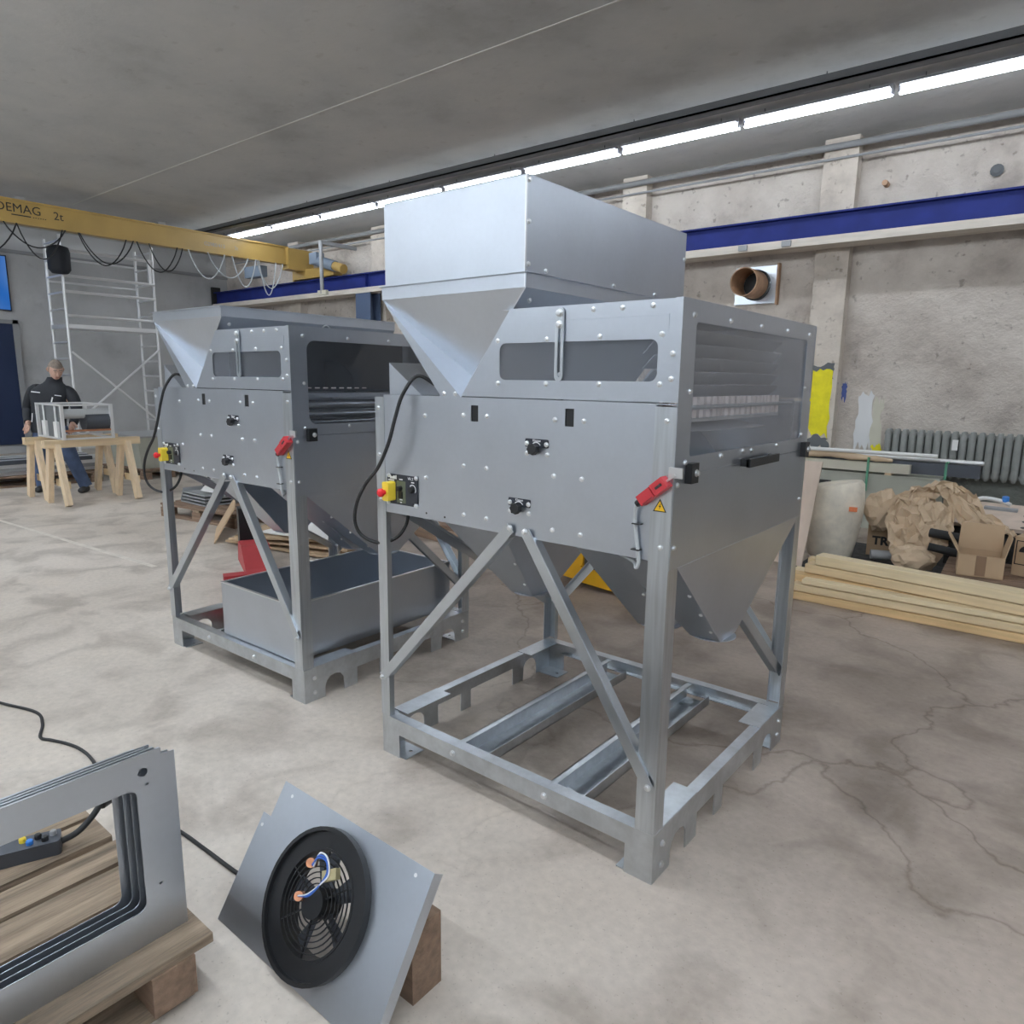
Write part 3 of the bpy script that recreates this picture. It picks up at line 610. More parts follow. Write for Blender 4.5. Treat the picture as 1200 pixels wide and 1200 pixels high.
    # safety switch: body, actuator, cable; warning sign
    mw = Matrix.Translation((1.155, -.004, 1.184)) @ Matrix.Rotation(-R(40), 4, 'Y')
    ss = obj('safety_switch', MB().box(-.05, -.03, -.0155, -.002, 0, .0155, mw).box(.002, -.032, -.0165, .046, 0, .0165, mw).box(-.004, -.022, -.012, .004, 0, .012, mw), 'red_plastic', T)
    obj('recess', MB().box(.014, -.0335, -.004, .036, -.032, .003, mw).box(-.044, -.0312, -.0135, -.008, -.030, -.012, mw), 'black_plastic', ss)
    obj('cable_gland', MB().cyl(mw @ Vector((-.05, -.015, 0)), mw @ Vector((-.066, -.015, 0)), .010, 8), 'black_plastic', ss)
    obj('actuator_key', MB().box(.046, -.018, -.003, .075, -.014, .003, mw).box(W-.01, -.012, 1.222, W+.03, -.004, 1.25), 'zinc', ss)
    obj('signal_cable', MB().tube(bez([mw @ Vector((-.066, -.015, 0)), (1.098, -.015, 1.12), (1.098, -.012, 1.08), (1.112, -.012, 1.0), (1.112, -.01, .975), (1.10, .0, .957), (1.075, .03, .965), (1.0, .06, .978), (.93, .10, 1.0)], 6), .0055, 7), 'grey_cable', T, 60)
    for z in (1.085, 1.012): obj('cable_tie', MB().box(1.092, -.022, z, 1.118, -.004, z+.003), 'black_plastic', T)
    ws = obj('warning_sign', MB().plate([(1.146, 1.126), (1.186, 1.126), (1.166, 1.162)], [], XZ(-.004), .0006), 'black_plastic', T)
    obj('sign_face', MB().plate([(1.1505, 1.1287), (1.1815, 1.1287), (1.166, 1.1565)], [], XZ(-.0046), .0003), 'warn_yellow', ws)
    obj('lightning_bolt', MB().plate([(1.168, 1.149), (1.163, 1.1395), (1.1665, 1.1395), (1.1645, 1.132), (1.170, 1.1425), (1.1665, 1.1425), (1.1695, 1.149)], [], XZ(-.0049), .0003), 'black_plastic', ws)
    # inside, seen through the windows --------------------------------
    if with_box:
        for k in range(5):
            z = 1.624-k*.040; obj('baffle', sheet_quad(MB(), [(1.10, .05, z), (1.10, 1.06, z), (1.065, 1.06, z-.037), (1.065, .05, z-.037)], .002), 'sheet', T)
        tooth = MB().box(0, -.0135, -.0125, .012, .0135, .0125).mesh('comb_block', 'tooth')
        for zz in (1.417, 1.379):
            rb = obj('comb_bar', MB().box(1.108, .06, zz-.024, 1.119, 1.02, zz-.015), 'zinc', T)
            for k in range(20): link('comb_block', tooth, rb, (1.108, .085+k*.048, zz))
        obj('guide_sheet', sheet_quad(MB(), [(1.17, .07, 1.335), (1.17, .75, 1.325), (1.05, .75, 1.345), (1.05, .07, 1.345)], .002), 'sheet', T)
        obj('guide_sheet', sheet_quad(MB(), [(1.0, .03, 1.02), (1.0, 1.08, 1.02), (.76, 1.08, 1.30), (.76, .03, 1.30)], .002), 'sheet', T)
        obj('cross_tube', MB().cyl((1.135, .02, 1.40), (1.135, D-.02, 1.40), .006, 10), 'zinc', T, 40)
    else:
        for (x, z, r) in ((1.10, 1.352, .022), (1.12, 1.31, .016), (1.08, 1.272, .018)): obj('roller', MB().cyl((x, .02, z), (x, D-.02, z), r, 20), 'roller', T, 40)
        obj('guide_sheet', MB().box(.7, .02, 1.385, 1.13, D-.02, 1.405), 'sheet', T)
        obj('guide_sheet', sheet_quad(MB(), [(1.0, .03, 1.02), (1.0, 1.08, 1.02), (.76, 1.08, 1.30), (.76, .03, 1.30)], .002), 'sheet', T)
        obj('drum_cheek', MB().plate([(.75+.2*math.cos(R(a)), 1.40+.16*math.sin(R(a))) for a in range(0, 181, 12)], [], lambda a, b, d: (a, .55+d, b), .003), 'dark_steel', T)
        dash = MB().box(0, -.012, 0, .004, .012, .005).mesh('comb_block', 'tooth')
        for k in range(9): link('comb_block', dash, T, (1.12, .10+k*.045, 1.425))
        obj('inner_wall', MB().box(.70, .02, 1.40, .705, D-.02, 1.67), 'dark_steel', T)
    return T
machine((0, 0, 0), 0, 'galvanised grain cleaning machine with a tall sheet metal box on its feed hopper', True)
BX, BY, BR = -1.7822, .0104, .0207
TB = machine((BX, BY, 0), BR, 'galvanised grain cleaning machine without hopper extension, standing over a sheet metal tray', False)
# tray under the left machine
t = thing('collecting_tray', 'open galvanised sheet metal tray on the base frame of the left machine', 'tray', (BX, BY, 0), BR)
x0, x1, y0, y1, z0, z1 = .475, 1.085, .035, 1.09, ZB+.0025, .44
for nm, b in (('tray_floor', (x0, y0, z0, x1, y1, z0+.003)), ('tray_wall', (x0, y0, z0, x1, y0+.003, z1)), ('tray_wall', (x0, y1-.003, z0, x1, y1, z1)), ('tray_wall', (x0, y0, z0, x0+.003, y1, z1)), ('tray_wall', (x1-.003, y0, z0, x1, y1, z1))):
    obj(nm, MB().box(*b), 'sheet', t)
obj('rolled_rim', MB().box(x0-.003, y0-.003, z1-.004, x1+.003, y0+.012, z1+.001).box(x0-.003, y1-.012, z1-.004, x1+.003, y1+.003, z1+.001).box(x0-.003, y0, z1-.004, x0+.012, y1, z1+.001).box(x1-.012, y0, z1-.004, x1+.003, y1, z1+.001), 'zinc', t)

# ------------------------------------------------------------------ hand pallet truck (red) under the left machine
t = thing('hand_pallet_truck', 'red hand pallet truck with black handle pushed under the left machine', 'pallet truck', (-2.85, 1.14, 0), R(-24))
obj('frame_hump', MB().plate([(-.10, .07), (.52, .07), (.40, .11), (.19, .225), (.18, .24), (.0, .24), (-.05, .20)], [], lambda a, b, d: (a, -.10+d, b), .20), 'truck_red', t)
for y in (-.25, .09): obj('fork', MB().box(.40, y, .045, 1.55, y+.16, .07), 'truck_red', t)
obj('fork_heel', MB().box(.36, -.25, .045, .46, .25, .09), 'truck_red', t)
obj('steering_column', MB().box(-.28, -.075, .12, -.14, .075, .46).box(-.25, -.05, .46, -.15, .05, .68).cyl((-.2, 0, .68), (-.34, 0, 1.0), .02, 8), 'black_plastic', t)
obj('handle', MB().tube(bez([(-.34, 0, 1.0), (-.36, -.09, 1.08), (-.38, 0, 1.14), (-.36, .09, 1.08), (-.34, 0, 1.0)], 5), .013, 8), 'black_plastic', t, 50)
for y in (-.07, .03): obj('wheel', MB().lathe([(.02, 0), (.085, 0), (.09, .005), (.09, .045), (.085, .05), (.02, .05)], (-.20, y, .09), 18, 'y'), 'rubber', t, 40)
for y in (-.22, .16): obj('wheel', MB().lathe([(.01, 0), (.035, 0), (.035, .06), (.01, .06)], (1.45, y, .036), 12, 'y'), 'rubber', t, 40)

# ------------------------------------------------------------------ powered pallet truck (yellow) behind the right machine
t = thing('powered_pallet_truck', 'yellow powered pallet truck parked behind the right machine', 'pallet truck', (-.55, 2.42, 0))
obj('chassis_cover', MB().plate([(-.42, .075), (-.12, .055), (-.10, .20), (-.10, .30), (-.15, .60), (-.36, .62), (-.42, .30)], [], lambda a, b, d: (a, d*1, b), .50), 'truck_yellow', t)
obj('skirt', MB().plate([(-.11, .052), (.16, .035), (.16, .145), (-.06, .15), (-.11, .17)], [], lambda a, b, d: (a, d-.02, b), .5), 'truck_yellow', t)
obj('skirt', MB().plate([(.17, .035), (.52, .02+.01), (.52, .14), (.17, .145)], [], lambda a, b, d: (a, d-.02, b), .5), 'truck_yellow', t)
obj('battery_cover', MB().box(-.10, .02, .14, .45, .45, .48), 'dark_steel', t)
obj('tiller', MB().tube([(-.25, .25, .6), (-.30, .2, .95), (-.32, .12, 1.1)], .022, 8), 'black_plastic', t, 40)
for y in (.52, .92): obj('fork', MB().box(-.30+(y-.52)*1.0, .48, .06, -.14+(y-.52)*1.0, 1.6, .09), 'truck_yellow', t)
for x in (-.2, .35): obj('wheel', MB().lathe([(.02, 0), (.06, 0), (.06, .08), (.02, .08)], (x, .2, .061), 14, 'y'), 'rubber', t, 40)

# ------------------------------------------------------------------ pallets
top_b = {}
def pallet(label, x, y, rz, w=1.2, d=.8, z=0, group=None):
    t = thing('wooden_pallet', label, 'pallet', (x, y, z), rz, group)
    key = (w, d)
    if key not in top_b:
        top_b[key] = (MB().box(-w/2, -.06, .122, w/2, .06, .144).mesh('board', 'pallet_side'), MB().box(-.05, -d/2, .10, .05, d/2, .122).mesh('board', 'pallet_wood'),
                      MB().box(-.07, -.05, .022, .07, .05, .10).mesh('block', 'pallet_side'), MB().box(-w/2, -.05, 0, w/2, .05, .022).mesh('board', 'pallet_side'))
    a, b, c, e = top_b[key]
    for k in range(5): link('board', a, t, (0, -d/2+.06+k*(d-.12)/4, 0))
    for k in range(3):
        link('board', b, t, (-w/2+.07+k*(w-.14)/2, 0, 0)); link('board', e, t, (0, -d/2+.05+k*(d-.1)/2, 0))
        for j in range(3): link('block', c, t, (-w/2+.07+k*(w-.14)/2, -d/2+.05+j*(d-.1)/2, 0))
    return t
random.seed(11)
# foreground pallet: deck boards run along y, ends at y = -1.0
t = thing('wooden_pallet', 'weathered wooden pallet carrying the sheet metal frames in the left foreground', 'pallet', (0, 0, 0))
bx = -.30
for k, wd in enumerate((.12, .13, .105, .14, .105, .13)):
    gap = .018+.012*(k % 2)
    e = random.uniform(-.008, .008)
    obj('board', MB().box(bx, -2.2, .122, bx+wd, -1.003+e, .146), 'pallet_wood', t); bx += wd+gap
for y in (-1.10, -1.60, -2.12):
    obj('stringer', MB().box(-.30, y-.05, .10, .55, y+.05, .122), 'pallet_side', t)
    for x in (-.23, .12, .48): obj('block', MB().box(x-.07, y-.05, .022, x+.07, y+.05, .10), 'pallet_side', t)
for x in (-.23, .12, .48): obj('board', MB().box(x-.05, -2.2, 0, x+.05, -1.05, .022), 'pallet_wood', t)
# sheet frames standing on it (facing +x), leaning slightly
def sheet_frame(label, x, y, lean, dz, notch):
    t = thing('sheet_metal_frame', label, 'metal frame', (x, y, .1465))
    t.rotation_euler = (0, -lean, 0)
    H = .478+dz; Wd = .80
    out = [(-Wd, 0), (0, 0), (0, H-.018), (-.03, H-.016), (-.03, H), (-Wd, H+.0)] if notch else [(-Wd, 0), (0, 0), (0, H), (-Wd, H)]
    inn = rrect(-Wd+.09, .09, -.09, H-.078, .02)
    f = obj('frame_sheet', MB().plate(out, [inn]+[[(-.073+.011*math.cos(k*.6283), H-.044+.011*math.sin(k*.6283)) for k in range(10)], [(-.066+.004*math.cos(k*1.0472), H-.075+.004*math.sin(k*1.0472)) for k in range(6)], [(-.055+.004*math.cos(k*1.0472), .14+.004*math.sin(k*1.0472)) for k in range(6)]], YZ(0), .002), 'sheet', t)
    obj('folded_edge', MB().box(-.018, -.001, 0, 0, .001, H-.25).box(-.005, -Wd, H-.002, 0, -.032, H), 'sheet', t)
sheet_frame('front one of the standing sheet metal frames on the foreground pallet', .46, -1.022, -.0, 0, True)
sheet_frame('second sheet metal frame, just behind the front one on the foreground pallet', .437, -1.027, .0, -.006, True)
sheet_frame('third sheet metal frame in the row on the foreground pallet', .414, -1.035, .0, -.012, True)
sheet_frame('rearmost sheet metal frame on the foreground pallet', .392, -1.05, .0, -.018, False)
# crane remote on pallet
t = thing('crane_pendant', 'dark pendant control with yellow and blue buttons lying on the foreground pallet', 'remote control', (-.11, -1.19, .147), R(68))
obj('housing', MB().plate(rrect(-.11, -.032, .08, .032, .01), [], lambda a, b, d: (a, b, d), .042), 'dark_steel', t)
for k, c in enumerate(('stop_yellow', 'signal_blue', 'black_plastic', 'black_plastic', 'grey_paint')):
    obj('button', MB().lathe([(.009, .042), (.009, .052), (.007, .055), (0, .055)], (-.01+k*.018, -.012 if k % 2 else .008, 0), 10), c, t)
obj('cable', MB().tube(bez([(.08, 0, .02), (.12, .01, .03), (.155, .045, .045), (.18, .088, .06)], 5), .009, 8), 'rubber', t, 60)
obj('plug', MB().tube([(.178, .085, .058), (.20, .11, .062), (.22, .13, .065)], [.018, .022, .022], 12), 'black_plastic', t, 40)

# fan panel leaning on the floor
A0 = Vector((.382, -.683, .335)); E1 = Vector((1, .003, .0)).normalized(); UPD = Vector((0, -.532, -.846)).normalized(); N = E1.cross(UPD).normalized(); N = -N if N.y > 0 else N
t = thing('fan_panel', 'leaning sheet metal panel with a round black axial fan in the foreground', 'fan', tuple(A0+UPD*.394))
base = A0+UPD*.394
def FP(a, b, d): return A0-base+E1*a+UPD*b+N*d
circ = lambda r, n=40: [(.292+r*math.cos(k*2*math.pi/n), .205+r*math.sin(k*2*math.pi/n)) for k in range(n)]
pl = [(0, 0), (.60, 0), (.60, .392), (-.035, .392), (-.035, .10), (0, .10)]
pn = obj('panel_sheet', MB().plate(pl, [circ(.155)], lambda a, b, d: FP(a, b, -d), .002), 'sheet', t)
obj('folded_edge', MB().add([FP(.60, 0, 0), FP(.60, .392, 0), FP(.602, .392, -.03), FP(.602, 0, -.03)], [(0, 1, 2, 3)]), 'sheet', pn)
for a, b in ((.05, .025), (.55, .025), (-.02, .13), (.55, .36)): obj('rivet_hole', MB().plate([(a+.005*math.cos(k*.785), b+.005*math.sin(k*.785)) for k in range(8)], [], lambda p, q, d: FP(p, q, d), .0008), 'white_print', pn)
def ringm(r0, r1, d0, d1, n=44):
    mb = MB(); vs = []
    for r, d in ((r0, d0), (r1, d0), (r1, d1), (r0, d1)):
        vs += [FP(.292+r*math.cos(k*2*math.pi/n), .205+r*math.sin(k*2*math.pi/n), d) for k in range(n)]
    fs = []
    for i in range(4):
        for k in range(n): fs.append((i*n+k, i*n+(k+1) % n, ((i+1) % 4)*n+(k+1) % n, ((i+1) % 4)*n+k))
    return mb.add(vs, fs)
obj('fan_shroud', ringm(.125, .178, .0, .010).add(*(lambda q: (q.v, q.f))(ringm(.168, .178, .01, .022))).add(*(lambda q: (q.v, q.f))(ringm(.122, .128, -.05, .012))), 'black_plastic', t, 40)
for k, r in enumerate((.045, .058, .071, .084, .097, .110)): obj('guard_ring', ringm(r-.0014, r+.0014, .009, .012, 36), 'black_plastic', t)
for k in range(6):
    a = R(20+60*k); ca, sa_ = math.cos(a), math.sin(a)
    obj('guard_spoke', MB().bar(FP(.292+.03*ca, .205+.03*sa_, .008), FP(.292+.15*ca, .205+.15*sa_, .008), .004, .004, N), 'black_plastic', t)
for k in range(5):
    a = R(72*k+10); q = []
    for r, da, dd in ((.035, 0, -.015), (.12, .10, -.012), (.12, .62, -.034), (.035, .75, -.034)): q.append(FP(.292+r*math.cos(a+da), .205+r*math.sin(a+da), dd))
    obj('fan_blade', sheet_quad(MB(), q, .002), 'dark_steel', t)
obj('motor_hub', MB().cyl(FP(.292, .205, -.05), FP(.292, .205, .02), .036, 20), 'black_plastic', t, 40)
obj('connection_cover', MB().bar(FP(.305, .135, .03), FP(.345, .11, .03), .026, .016, N), 'brass_sheet', t)
for a, b in ((.235, .13), (.24, .21)): obj('capacitor', MB().cyl(FP(a, b, .01), FP(a+.012, b-.005, .035), .012, 12), 'copper', t, 40)
for k in range(3):
    c_ = [FP(.25+.004*k, .13, .03), FP(.28, .10-.006*k, .05), FP(.31, .095-.004*k, .05), FP(.318+.004*k, .12, .04), FP(.315, .15, .045), FP(.295-.004*k, .185, .045), FP(.25, .205, .035)]
    obj('wire', MB().tube(bez(c_, 5), .0022, 6), 'blue_wire' if k < 2 else 'white_print', t, 60)
tag(obj('prop_block', MB().box(.86, -.735, 0, .96, -.64, .20), 'pallet_side'), 'wooden block propping up the leaning fan panel', 'block')
# cord across the floor
cz = .0065
cp_ = [(-1.9, -.93, cz), (-1.63, -.856, cz), (-1.405, -.784, cz), (-1.26, -.804, cz), (-1.14, -.85, cz), (-1.08, -.83, cz), (-1.0, -.80, cz), (-.909, -.782, cz), (-.782, -.785, cz), (-.45, -.83, cz), (-.129, -.781, cz), (.043, -.77, cz), (.232, -.762, cz), (.36, -.74, cz)]
tag(obj('floor_cord', MB().tube(bez(cp_, 6), .0062, 8), 'rubber', None, 60), 'black power cord snaking over the floor behind the foreground pallet', 'cord')

# ------------------------------------------------------------------ left background: sawhorses, roller unit, scaffold
def sawhorse(label, x, group='wooden sawhorses'):
    t = thing('sawhorse', label, 'sawhorse', (x, 1.6, 0), 0, group)
    obj('top_beam', MB().box(-.05, -.50, .655, .05, .53, .74), 'pine_y', t)
    for y in (-.40, .36):
        for s in (-1, 1): obj('leg', MB().bar((s*.235, y+s*.02, .012), (s*.035, y+s*.02, .69), .055, .095, (1, 0, 0)), 'pine_z', t)
        obj('leg_brace', MB().box(-.19, y+.05, .20, .19, y+.075, .28), 'pine', t)
    return t
sawhorse('pine sawhorse nearer the machines, under the roller unit', -7.03)
sawhorse('pine sawhorse nearer the man, under the rear of the roller unit', -7.66)
t = thing('roller_unit', 'open metal frame with two horizontal rollers standing on the sawhorses', 'machine part', (-7.3, 1.55, .745))
for x in (-.38, .38):
    for y in (-.27, .25): obj('upright', MB().box(x-.02, y-.015, 0, x+.02, y+.015, .40), 'alu', t)
    obj('rail', MB().box(x-.012, -.27, .38, x+.012, .25, .40), 'alu', t); obj('rail', MB().box(x-.012, -.27, 0, x+.012, .25, .02), 'alu', t)
for y in (-.27, .25): obj('rail', MB().box(-.38, y-.012, .38, .38, y+.012, .40), 'alu', t); obj('rail', MB().box(-.38, y-.012, .0, .38, y+.012, .02), 'alu', t)
obj('end_plate', MB().box(-.33, -.262, .02, .33, -.258, .38), 'plate_dark', t)
for x in (-.16, .20): obj('bearing_slide', MB().box(x-.05, -.29, .02, x+.05, -.262, .20), 'white_paint', t); obj('guide_rod', MB().cyl((x, -.275, .2), (x, -.275, .38), .012, 8), 'alu', t)
obj('roller', MB().cyl((.30, -.25, .29), (.30, .24, .29), .055, 18), 'translucent_grey', t, 40)
obj('roller', MB().cyl((.28, -.02, .20), (.28, .24, .20), .11, 18), 'dark_steel', t, 40)
obj('tie_rod', MB().cyl((.37, -.26, .10), (.37, .24, .10), .012, 8), 'copper', t, 40)

t = thing('scaffold_tower', 'aluminium scaffold tower with ladder frames standing at the back wall', 'scaffold', (-12.15, 3.9, 0))
for y in (-.76, .76):
    for x in (-.35, .35): obj('upright', MB().cyl((x, y, .12), (x, y, 3.8), .025, 8), 'alu', t, 40)
    for k in range(13): obj('rung', MB().cyl((-.35, y, .35+k*.28), (.35, y, .35+k*.28), .018, 6), 'alu', t, 40)
    for x in (-.35, .35): obj('castor', MB().lathe([(.01, -.02), (.06, -.02), (.06, .02), (.01, .02)], (x, y, .061), 12, 'y'), 'rubber', t)
for z in (3.55, 3.14, 2.88, 2.48):
    obj('guard_rail', MB().cyl((.37, -.76, z), (.37, .76, z), .026, 8), 'alu', t, 40)
for z in (3.5, 3.1): obj('guard_rail', MB().cyl((-.37, -.76, z), (-.37, .76, z), .02, 6), 'alu', t, 40)
for y in (-.69, .69): obj('guard_post', MB().box(.34, y-.025, 3.15, .39, y+.025, 3.58), 'alu', t)
obj('platform', MB().box(-.32, -.78, 2.27, .36, .78, 2.34), 'alu', t)
obj('diagonal_brace', MB().cyl((.38, -.74, 1.87), (.38, .74, .55), .02, 6), 'alu', t, 40); obj('diagonal_brace', MB().cyl((.40, .74, 1.95), (.40, -.74, .68), .02, 6), 'alu', t, 40)
tag(obj('hanging_bag', MB().lathe([(.0, 3.13), (.12, 3.14), (.165, 3.20), (.17, 3.48), (.15, 3.56), (.05, 3.59), (0, 3.59)], (-11.60, 3.04, 0), 10), 'jacket', None, 60), 'dark bag hanging on the top corner of the scaffold', 'bag')

pl1 = pallet('wooden pallet on the floor behind the man, loaded with steel profiles', -9.3, 1.6, R(80), 1.6, 1.0)
random.seed(5)
prof_a = MB().box(-.03, -.75, 0, .03, .75, .05).mesh('steel_profile', 'alu'); prof_b = MB().box(-.05, -.8, 0, .05, .8, .045).mesh('steel_profile', 'grey_paint'); prof_c = MB().box(-.04, -.7, 0, .04, .7, .05).mesh('steel_profile', 'dark_steel')
for l in range(4):
    for k in range(6):
        o = link('steel_profile', random.choice((prof_a, prof_b, prof_c)), None, (-9.7+k*.14+l*.03, 1.6+random.uniform(-.06, .06), .1455+l*.051)); tag(o, 'steel profile in the pile on the pallet behind the man', 'steel profile', 'steel profiles on the pallet behind the man')
pl2 = pallet('wooden pallet carrying the grey container at the back', -9.0, 3.1, R(5), 1.2, .8)
t = thing('grey_container', 'grey sheet metal container with a rim on a pallet at the back', 'container', (-9.0, 3.1, .146))
obj('body', MB().add([(-.5, -.33, 0), (.5, -.33, 0), (.5, .33, 0), (-.5, .33, 0), (-.56, -.38, .45), (.56, -.38, .45), (.56, .38, .45), (-.56, .38, .45)], [(0, 1, 2, 3), (0, 4, 5, 1), (1, 5, 6, 2), (2, 6, 7, 3), (3, 7, 4, 0), (4, 7, 6, 5)]), 'cabinet_green', t)
obj('rim', MB().box(-.58, -.40, .45, .58, .40, .475), 'grey_paint', t)
pl3 = pallet('wooden pallet in the aisle behind the left machine, with loose machine parts', -5.0, 2.15, R(8), 1.2, .8)
t = thing('bracket_stack', 'stack of folded grey sheet metal brackets on the aisle pallet', 'metal parts', (-5.15, 2.1, .146))
for k in range(4): obj('bracket', MB().box(-.30+.02*k, -.25, k*.035, .22, .22, k*.035+.012).box(-.30+.02*k, -.25, k*.035, -.29+.02*k, .22, k*.035+.05), 'grey_paint', t)
obj('bracket', sheet_quad(MB(), [(.05, -.2, .15), (.35, -.2, .15), (.25, -.1, .36)], .006), 'alu', t)
tag(obj('tool_bag', MB().lathe([(0, 0), (.16, .0), (.17, .06), (.12, .12), (0, .13)], (-5.12, 2.12, .302), 10), 'junk_dark', None, 60), 'dark bundle lying on the brackets on the aisle pallet', 'bundle')
for i, (x, y, z) in enumerate(((-5.45, 2.35, .147), (-4.85, 2.45, .147))):
    t = thing('white_bottle', 'white plastic bottle ' + ('at the left end of the aisle pallet' if i == 0 else 'at the right end of the aisle pallet'), 'bottle', (x, y, z))
    obj('body', MB().lathe([(0, 0), (.05, 0), (.052, .02), (.052, .18), (.02, .23), (0, .23)], n=14), 'white_paint', t, 40); obj('cap', MB().cyl((0, 0, .23), (0, 0, .26), .018, 10), 'grey_paint', t)
for k, (x0, y0, x1, y1, z) in enumerate(((-4.85, 2.52, -4.0, 2.66, .17), (-4.80, 2.36, -4.0, 2.5, .17))):
    tag(obj('white_tube', MB().tube([(x0, y0, z), (x1, y1, z)], .022, 10), 'white_paint', None, 40), ('farther' if k == 0 else 'nearer')+' white tube sticking out over the aisle pallet towards the right', 'tube')
random.seed(8)
for k in range(3):
    o = obj('cardboard_sheet', MB().plate([(-.6, -.4), (.6, -.42), (.62, .4), (-.58, .42)], [], lambda a, b, d: (a, b, d+.012*math.sin(a*5)), .018), 'carton', None, None, (-3.35+.05*k, 1.98+.03*k, .013+k*.046), (0, 0, R(12+9*k)))
    tag(o, ('lowest', 'middle', 'topmost')[k]+' sheet of flattened brown cardboard on the floor behind the left machine', 'cardboard')
tag(obj('white_board', MB().box(-.45, -.3, 0, .45, .3, .012), 'white_paint', None, None, (-3.10, 1.98, .137), (0, 0, R(16))), 'white board lying on the flattened cardboard behind the left machine', 'board')
tag(obj('cardboard_flap', MB().plate([(-.35, 0), (.35, 0), (.30, .30), (-.30, .32)], [], lambda a, b, d: (a, b*.6+d, b), .012), 'carton', None, None, (-4.2, 1.55, .002), (0, 0, R(-30))), 'brown cardboard flap standing up beside the flattened sheets', 'cardboard')
for k in range(3):
    tag(obj('floor_beam', MB().box(-1.1, -.06, 0, 1.1, .06, .09), 'pallet_side', None, None, (-2.55+.1*k, 2.85+.22*k, .001), (0, 0, R(-6+2*k))), ('nearest', 'middle', 'farthest')[k]+' wooden beam lying on the floor between the two machines', 'beam')

# ------------------------------------------------------------------ the man at the sawhorses
def skin(name, nodes, edges, material, parent, sub=2):
    me = bpy.data.meshes.new(name); me.from_pydata([n[0] for n in nodes], edges, []); o = bpy.data.objects.new(name, me); COL.objects.link(o)
    md = o.modifiers.new('s', 'SKIN'); md.use_smooth_shade = True
    for i, n in enumerate(nodes):
        r = n[1] if isinstance(n[1], tuple) else (n[1], n[1]); me.skin_vertices[0].data[i].radius = r; me.skin_vertices[0].data[i].use_root = (i == 0)
    s = o.modifiers.new('u', 'SUBSURF'); s.levels = sub; s.render_levels = sub
    dg = bpy.context.evaluated_depsgraph_get(); nm = bpy.data.meshes.new_from_object(o.evaluated_get(dg)); bpy.data.objects.remove(o)
    nm.materials.clear(); nm.materials.append(MATS[material])
    nm.polygons.foreach_set('use_smooth', [True]*len(nm.polygons))
    return link(name, nm, parent)
P = thing('person', 'man in a dark jacket and blue jeans bending over the sawhorses', 'person', (-8.07, 1.55, 0), R(39))
# local x = to the picture's right, local y = away from the camera
body = skin('body', [((-.04, 0, .86), .11), ((-.01, .0, 1.08), .10), ((.03, .0, 1.27), .10), ((.10, -.03, 1.40), .055), ((.15, -.07, 1.48), .055),
    ((-.16, .02, 1.27), .05), ((-.333, .07, 1.04), .042), ((-.26, -.06, .89), .034), ((-.25, -.10, .83), .030),
    ((.19, .02, 1.26), .05), ((.333, -.02, 1.04), .042), ((.36, -.16, .88), .034), ((.37, -.24, .82), .030),
    ((-.13, 0, .78), .075), ((-.20, -.03, .45), .06), ((-.22, .03, .09), .045), ((.08, .0, .78), .075), ((.22, -.03, .46), .06), ((.33, .03, .09), .045)],
    [(0, 1), (1, 2), (2, 3), (3, 4), (2, 5), (5, 6), (6, 7), (7, 8), (2, 9), (9, 10), (10, 11), (11, 12), (0, 13), (13, 14), (14, 15), (0, 16), (16, 17), (17, 18)], 'skin', P)
def loft(mb, rings, n=20):
    vs = []; fs = []
    for (c_, rx, ry) in rings:
        for k in range(n):
            a = 2*math.pi*k/n; ca, sa = math.cos(a), math.sin(a); e = .8
            vs.append(Vector(c_)+Vector((rx*math.copysign(abs(ca)**e, ca), ry*math.copysign(abs(sa)**e, sa), 0)))
    for i in range(len(rings)-1):
        for k in range(n): fs.append((i*n+k, i*n+(k+1) % n, (i+1)*n+(k+1) % n, (i+1)*n+k))
    fs += [tuple(range(n-1, -1, -1)), tuple((len(rings)-1)*n+k for k in range(n))]
    return mb.add(vs, fs)
# head with face
hc = Vector((.175, -.10, 1.535))
hm = bmesh.new(); bmesh.ops.create_uvsphere(hm, u_segments=20, v_segments=16, radius=1)
for v in hm.verts:
    x, y, z = v.co; jaw = max(0, -z)
    v.co = Vector((x*(.076-.016*jaw), y*(.098-.012*jaw)-(.015*jaw if y < 0 else 0), z*(.118 if z > 0 else .125)))
rotH = Matrix.Rotation(R(46), 3, 'Z') @ Matrix.Rotation(R(28), 3, 'X')
me = bpy.data.meshes.new('head'); hm.to_mesh(me); hm.free(); me.materials.append(MATS['skin']); me.polygons.foreach_set('use_smooth', [True]*len(me.polygons))
head = link('head', me, P, hc); head.rotation_euler = rotH.to_euler()
def hpart(name, mb, material): return obj(name, mb, material, head, 60)
hpart('nose', MB().add([(0, -.098, .02), (-.018, -.096, -.032), (.018, -.096, -.032), (0, -.128, -.028)], [(0, 1, 3), (0, 3, 2), (1, 2, 3), (0, 2, 1)]), 'skin')
for s in (-1, 1):
    hpart('ear', MB().tube([(s*.074, .005, .03), (s*.084, .012, .0), (s*.074, .008, -.032)], [.01, .017, .009], 8), 'skin')
    hpart('eye', MB().lathe([(0, -.010), (.009, -.006), (.011, 0)], (s*.03, -.086, .016), 10, 'y'), 'skin'); hpart('iris', MB().lathe([(0, -.0125), (.005, -.010)], (s*.03, -.088, .016), 8, 'y'), 'hair')
    hpart('brow', MB().box(s*.03-.018, -.100, .034, s*.03+.018, -.090, .041), 'hair')
mat('lips', (.42, .20, .17), .5); hpart('mouth', MB().box(-.022, -.101, -.062, .022, -.088, -.057), 'lips')
hb = bmesh.new(); bmesh.ops.create_uvsphere(hb, u_segments=20, v_segments=14, radius=1)
bmesh.ops.delete(hb, geom=[v for v in hb.verts if v.co.z < (.42 if v.co.y < -.35 else -.25)], context='VERTS')
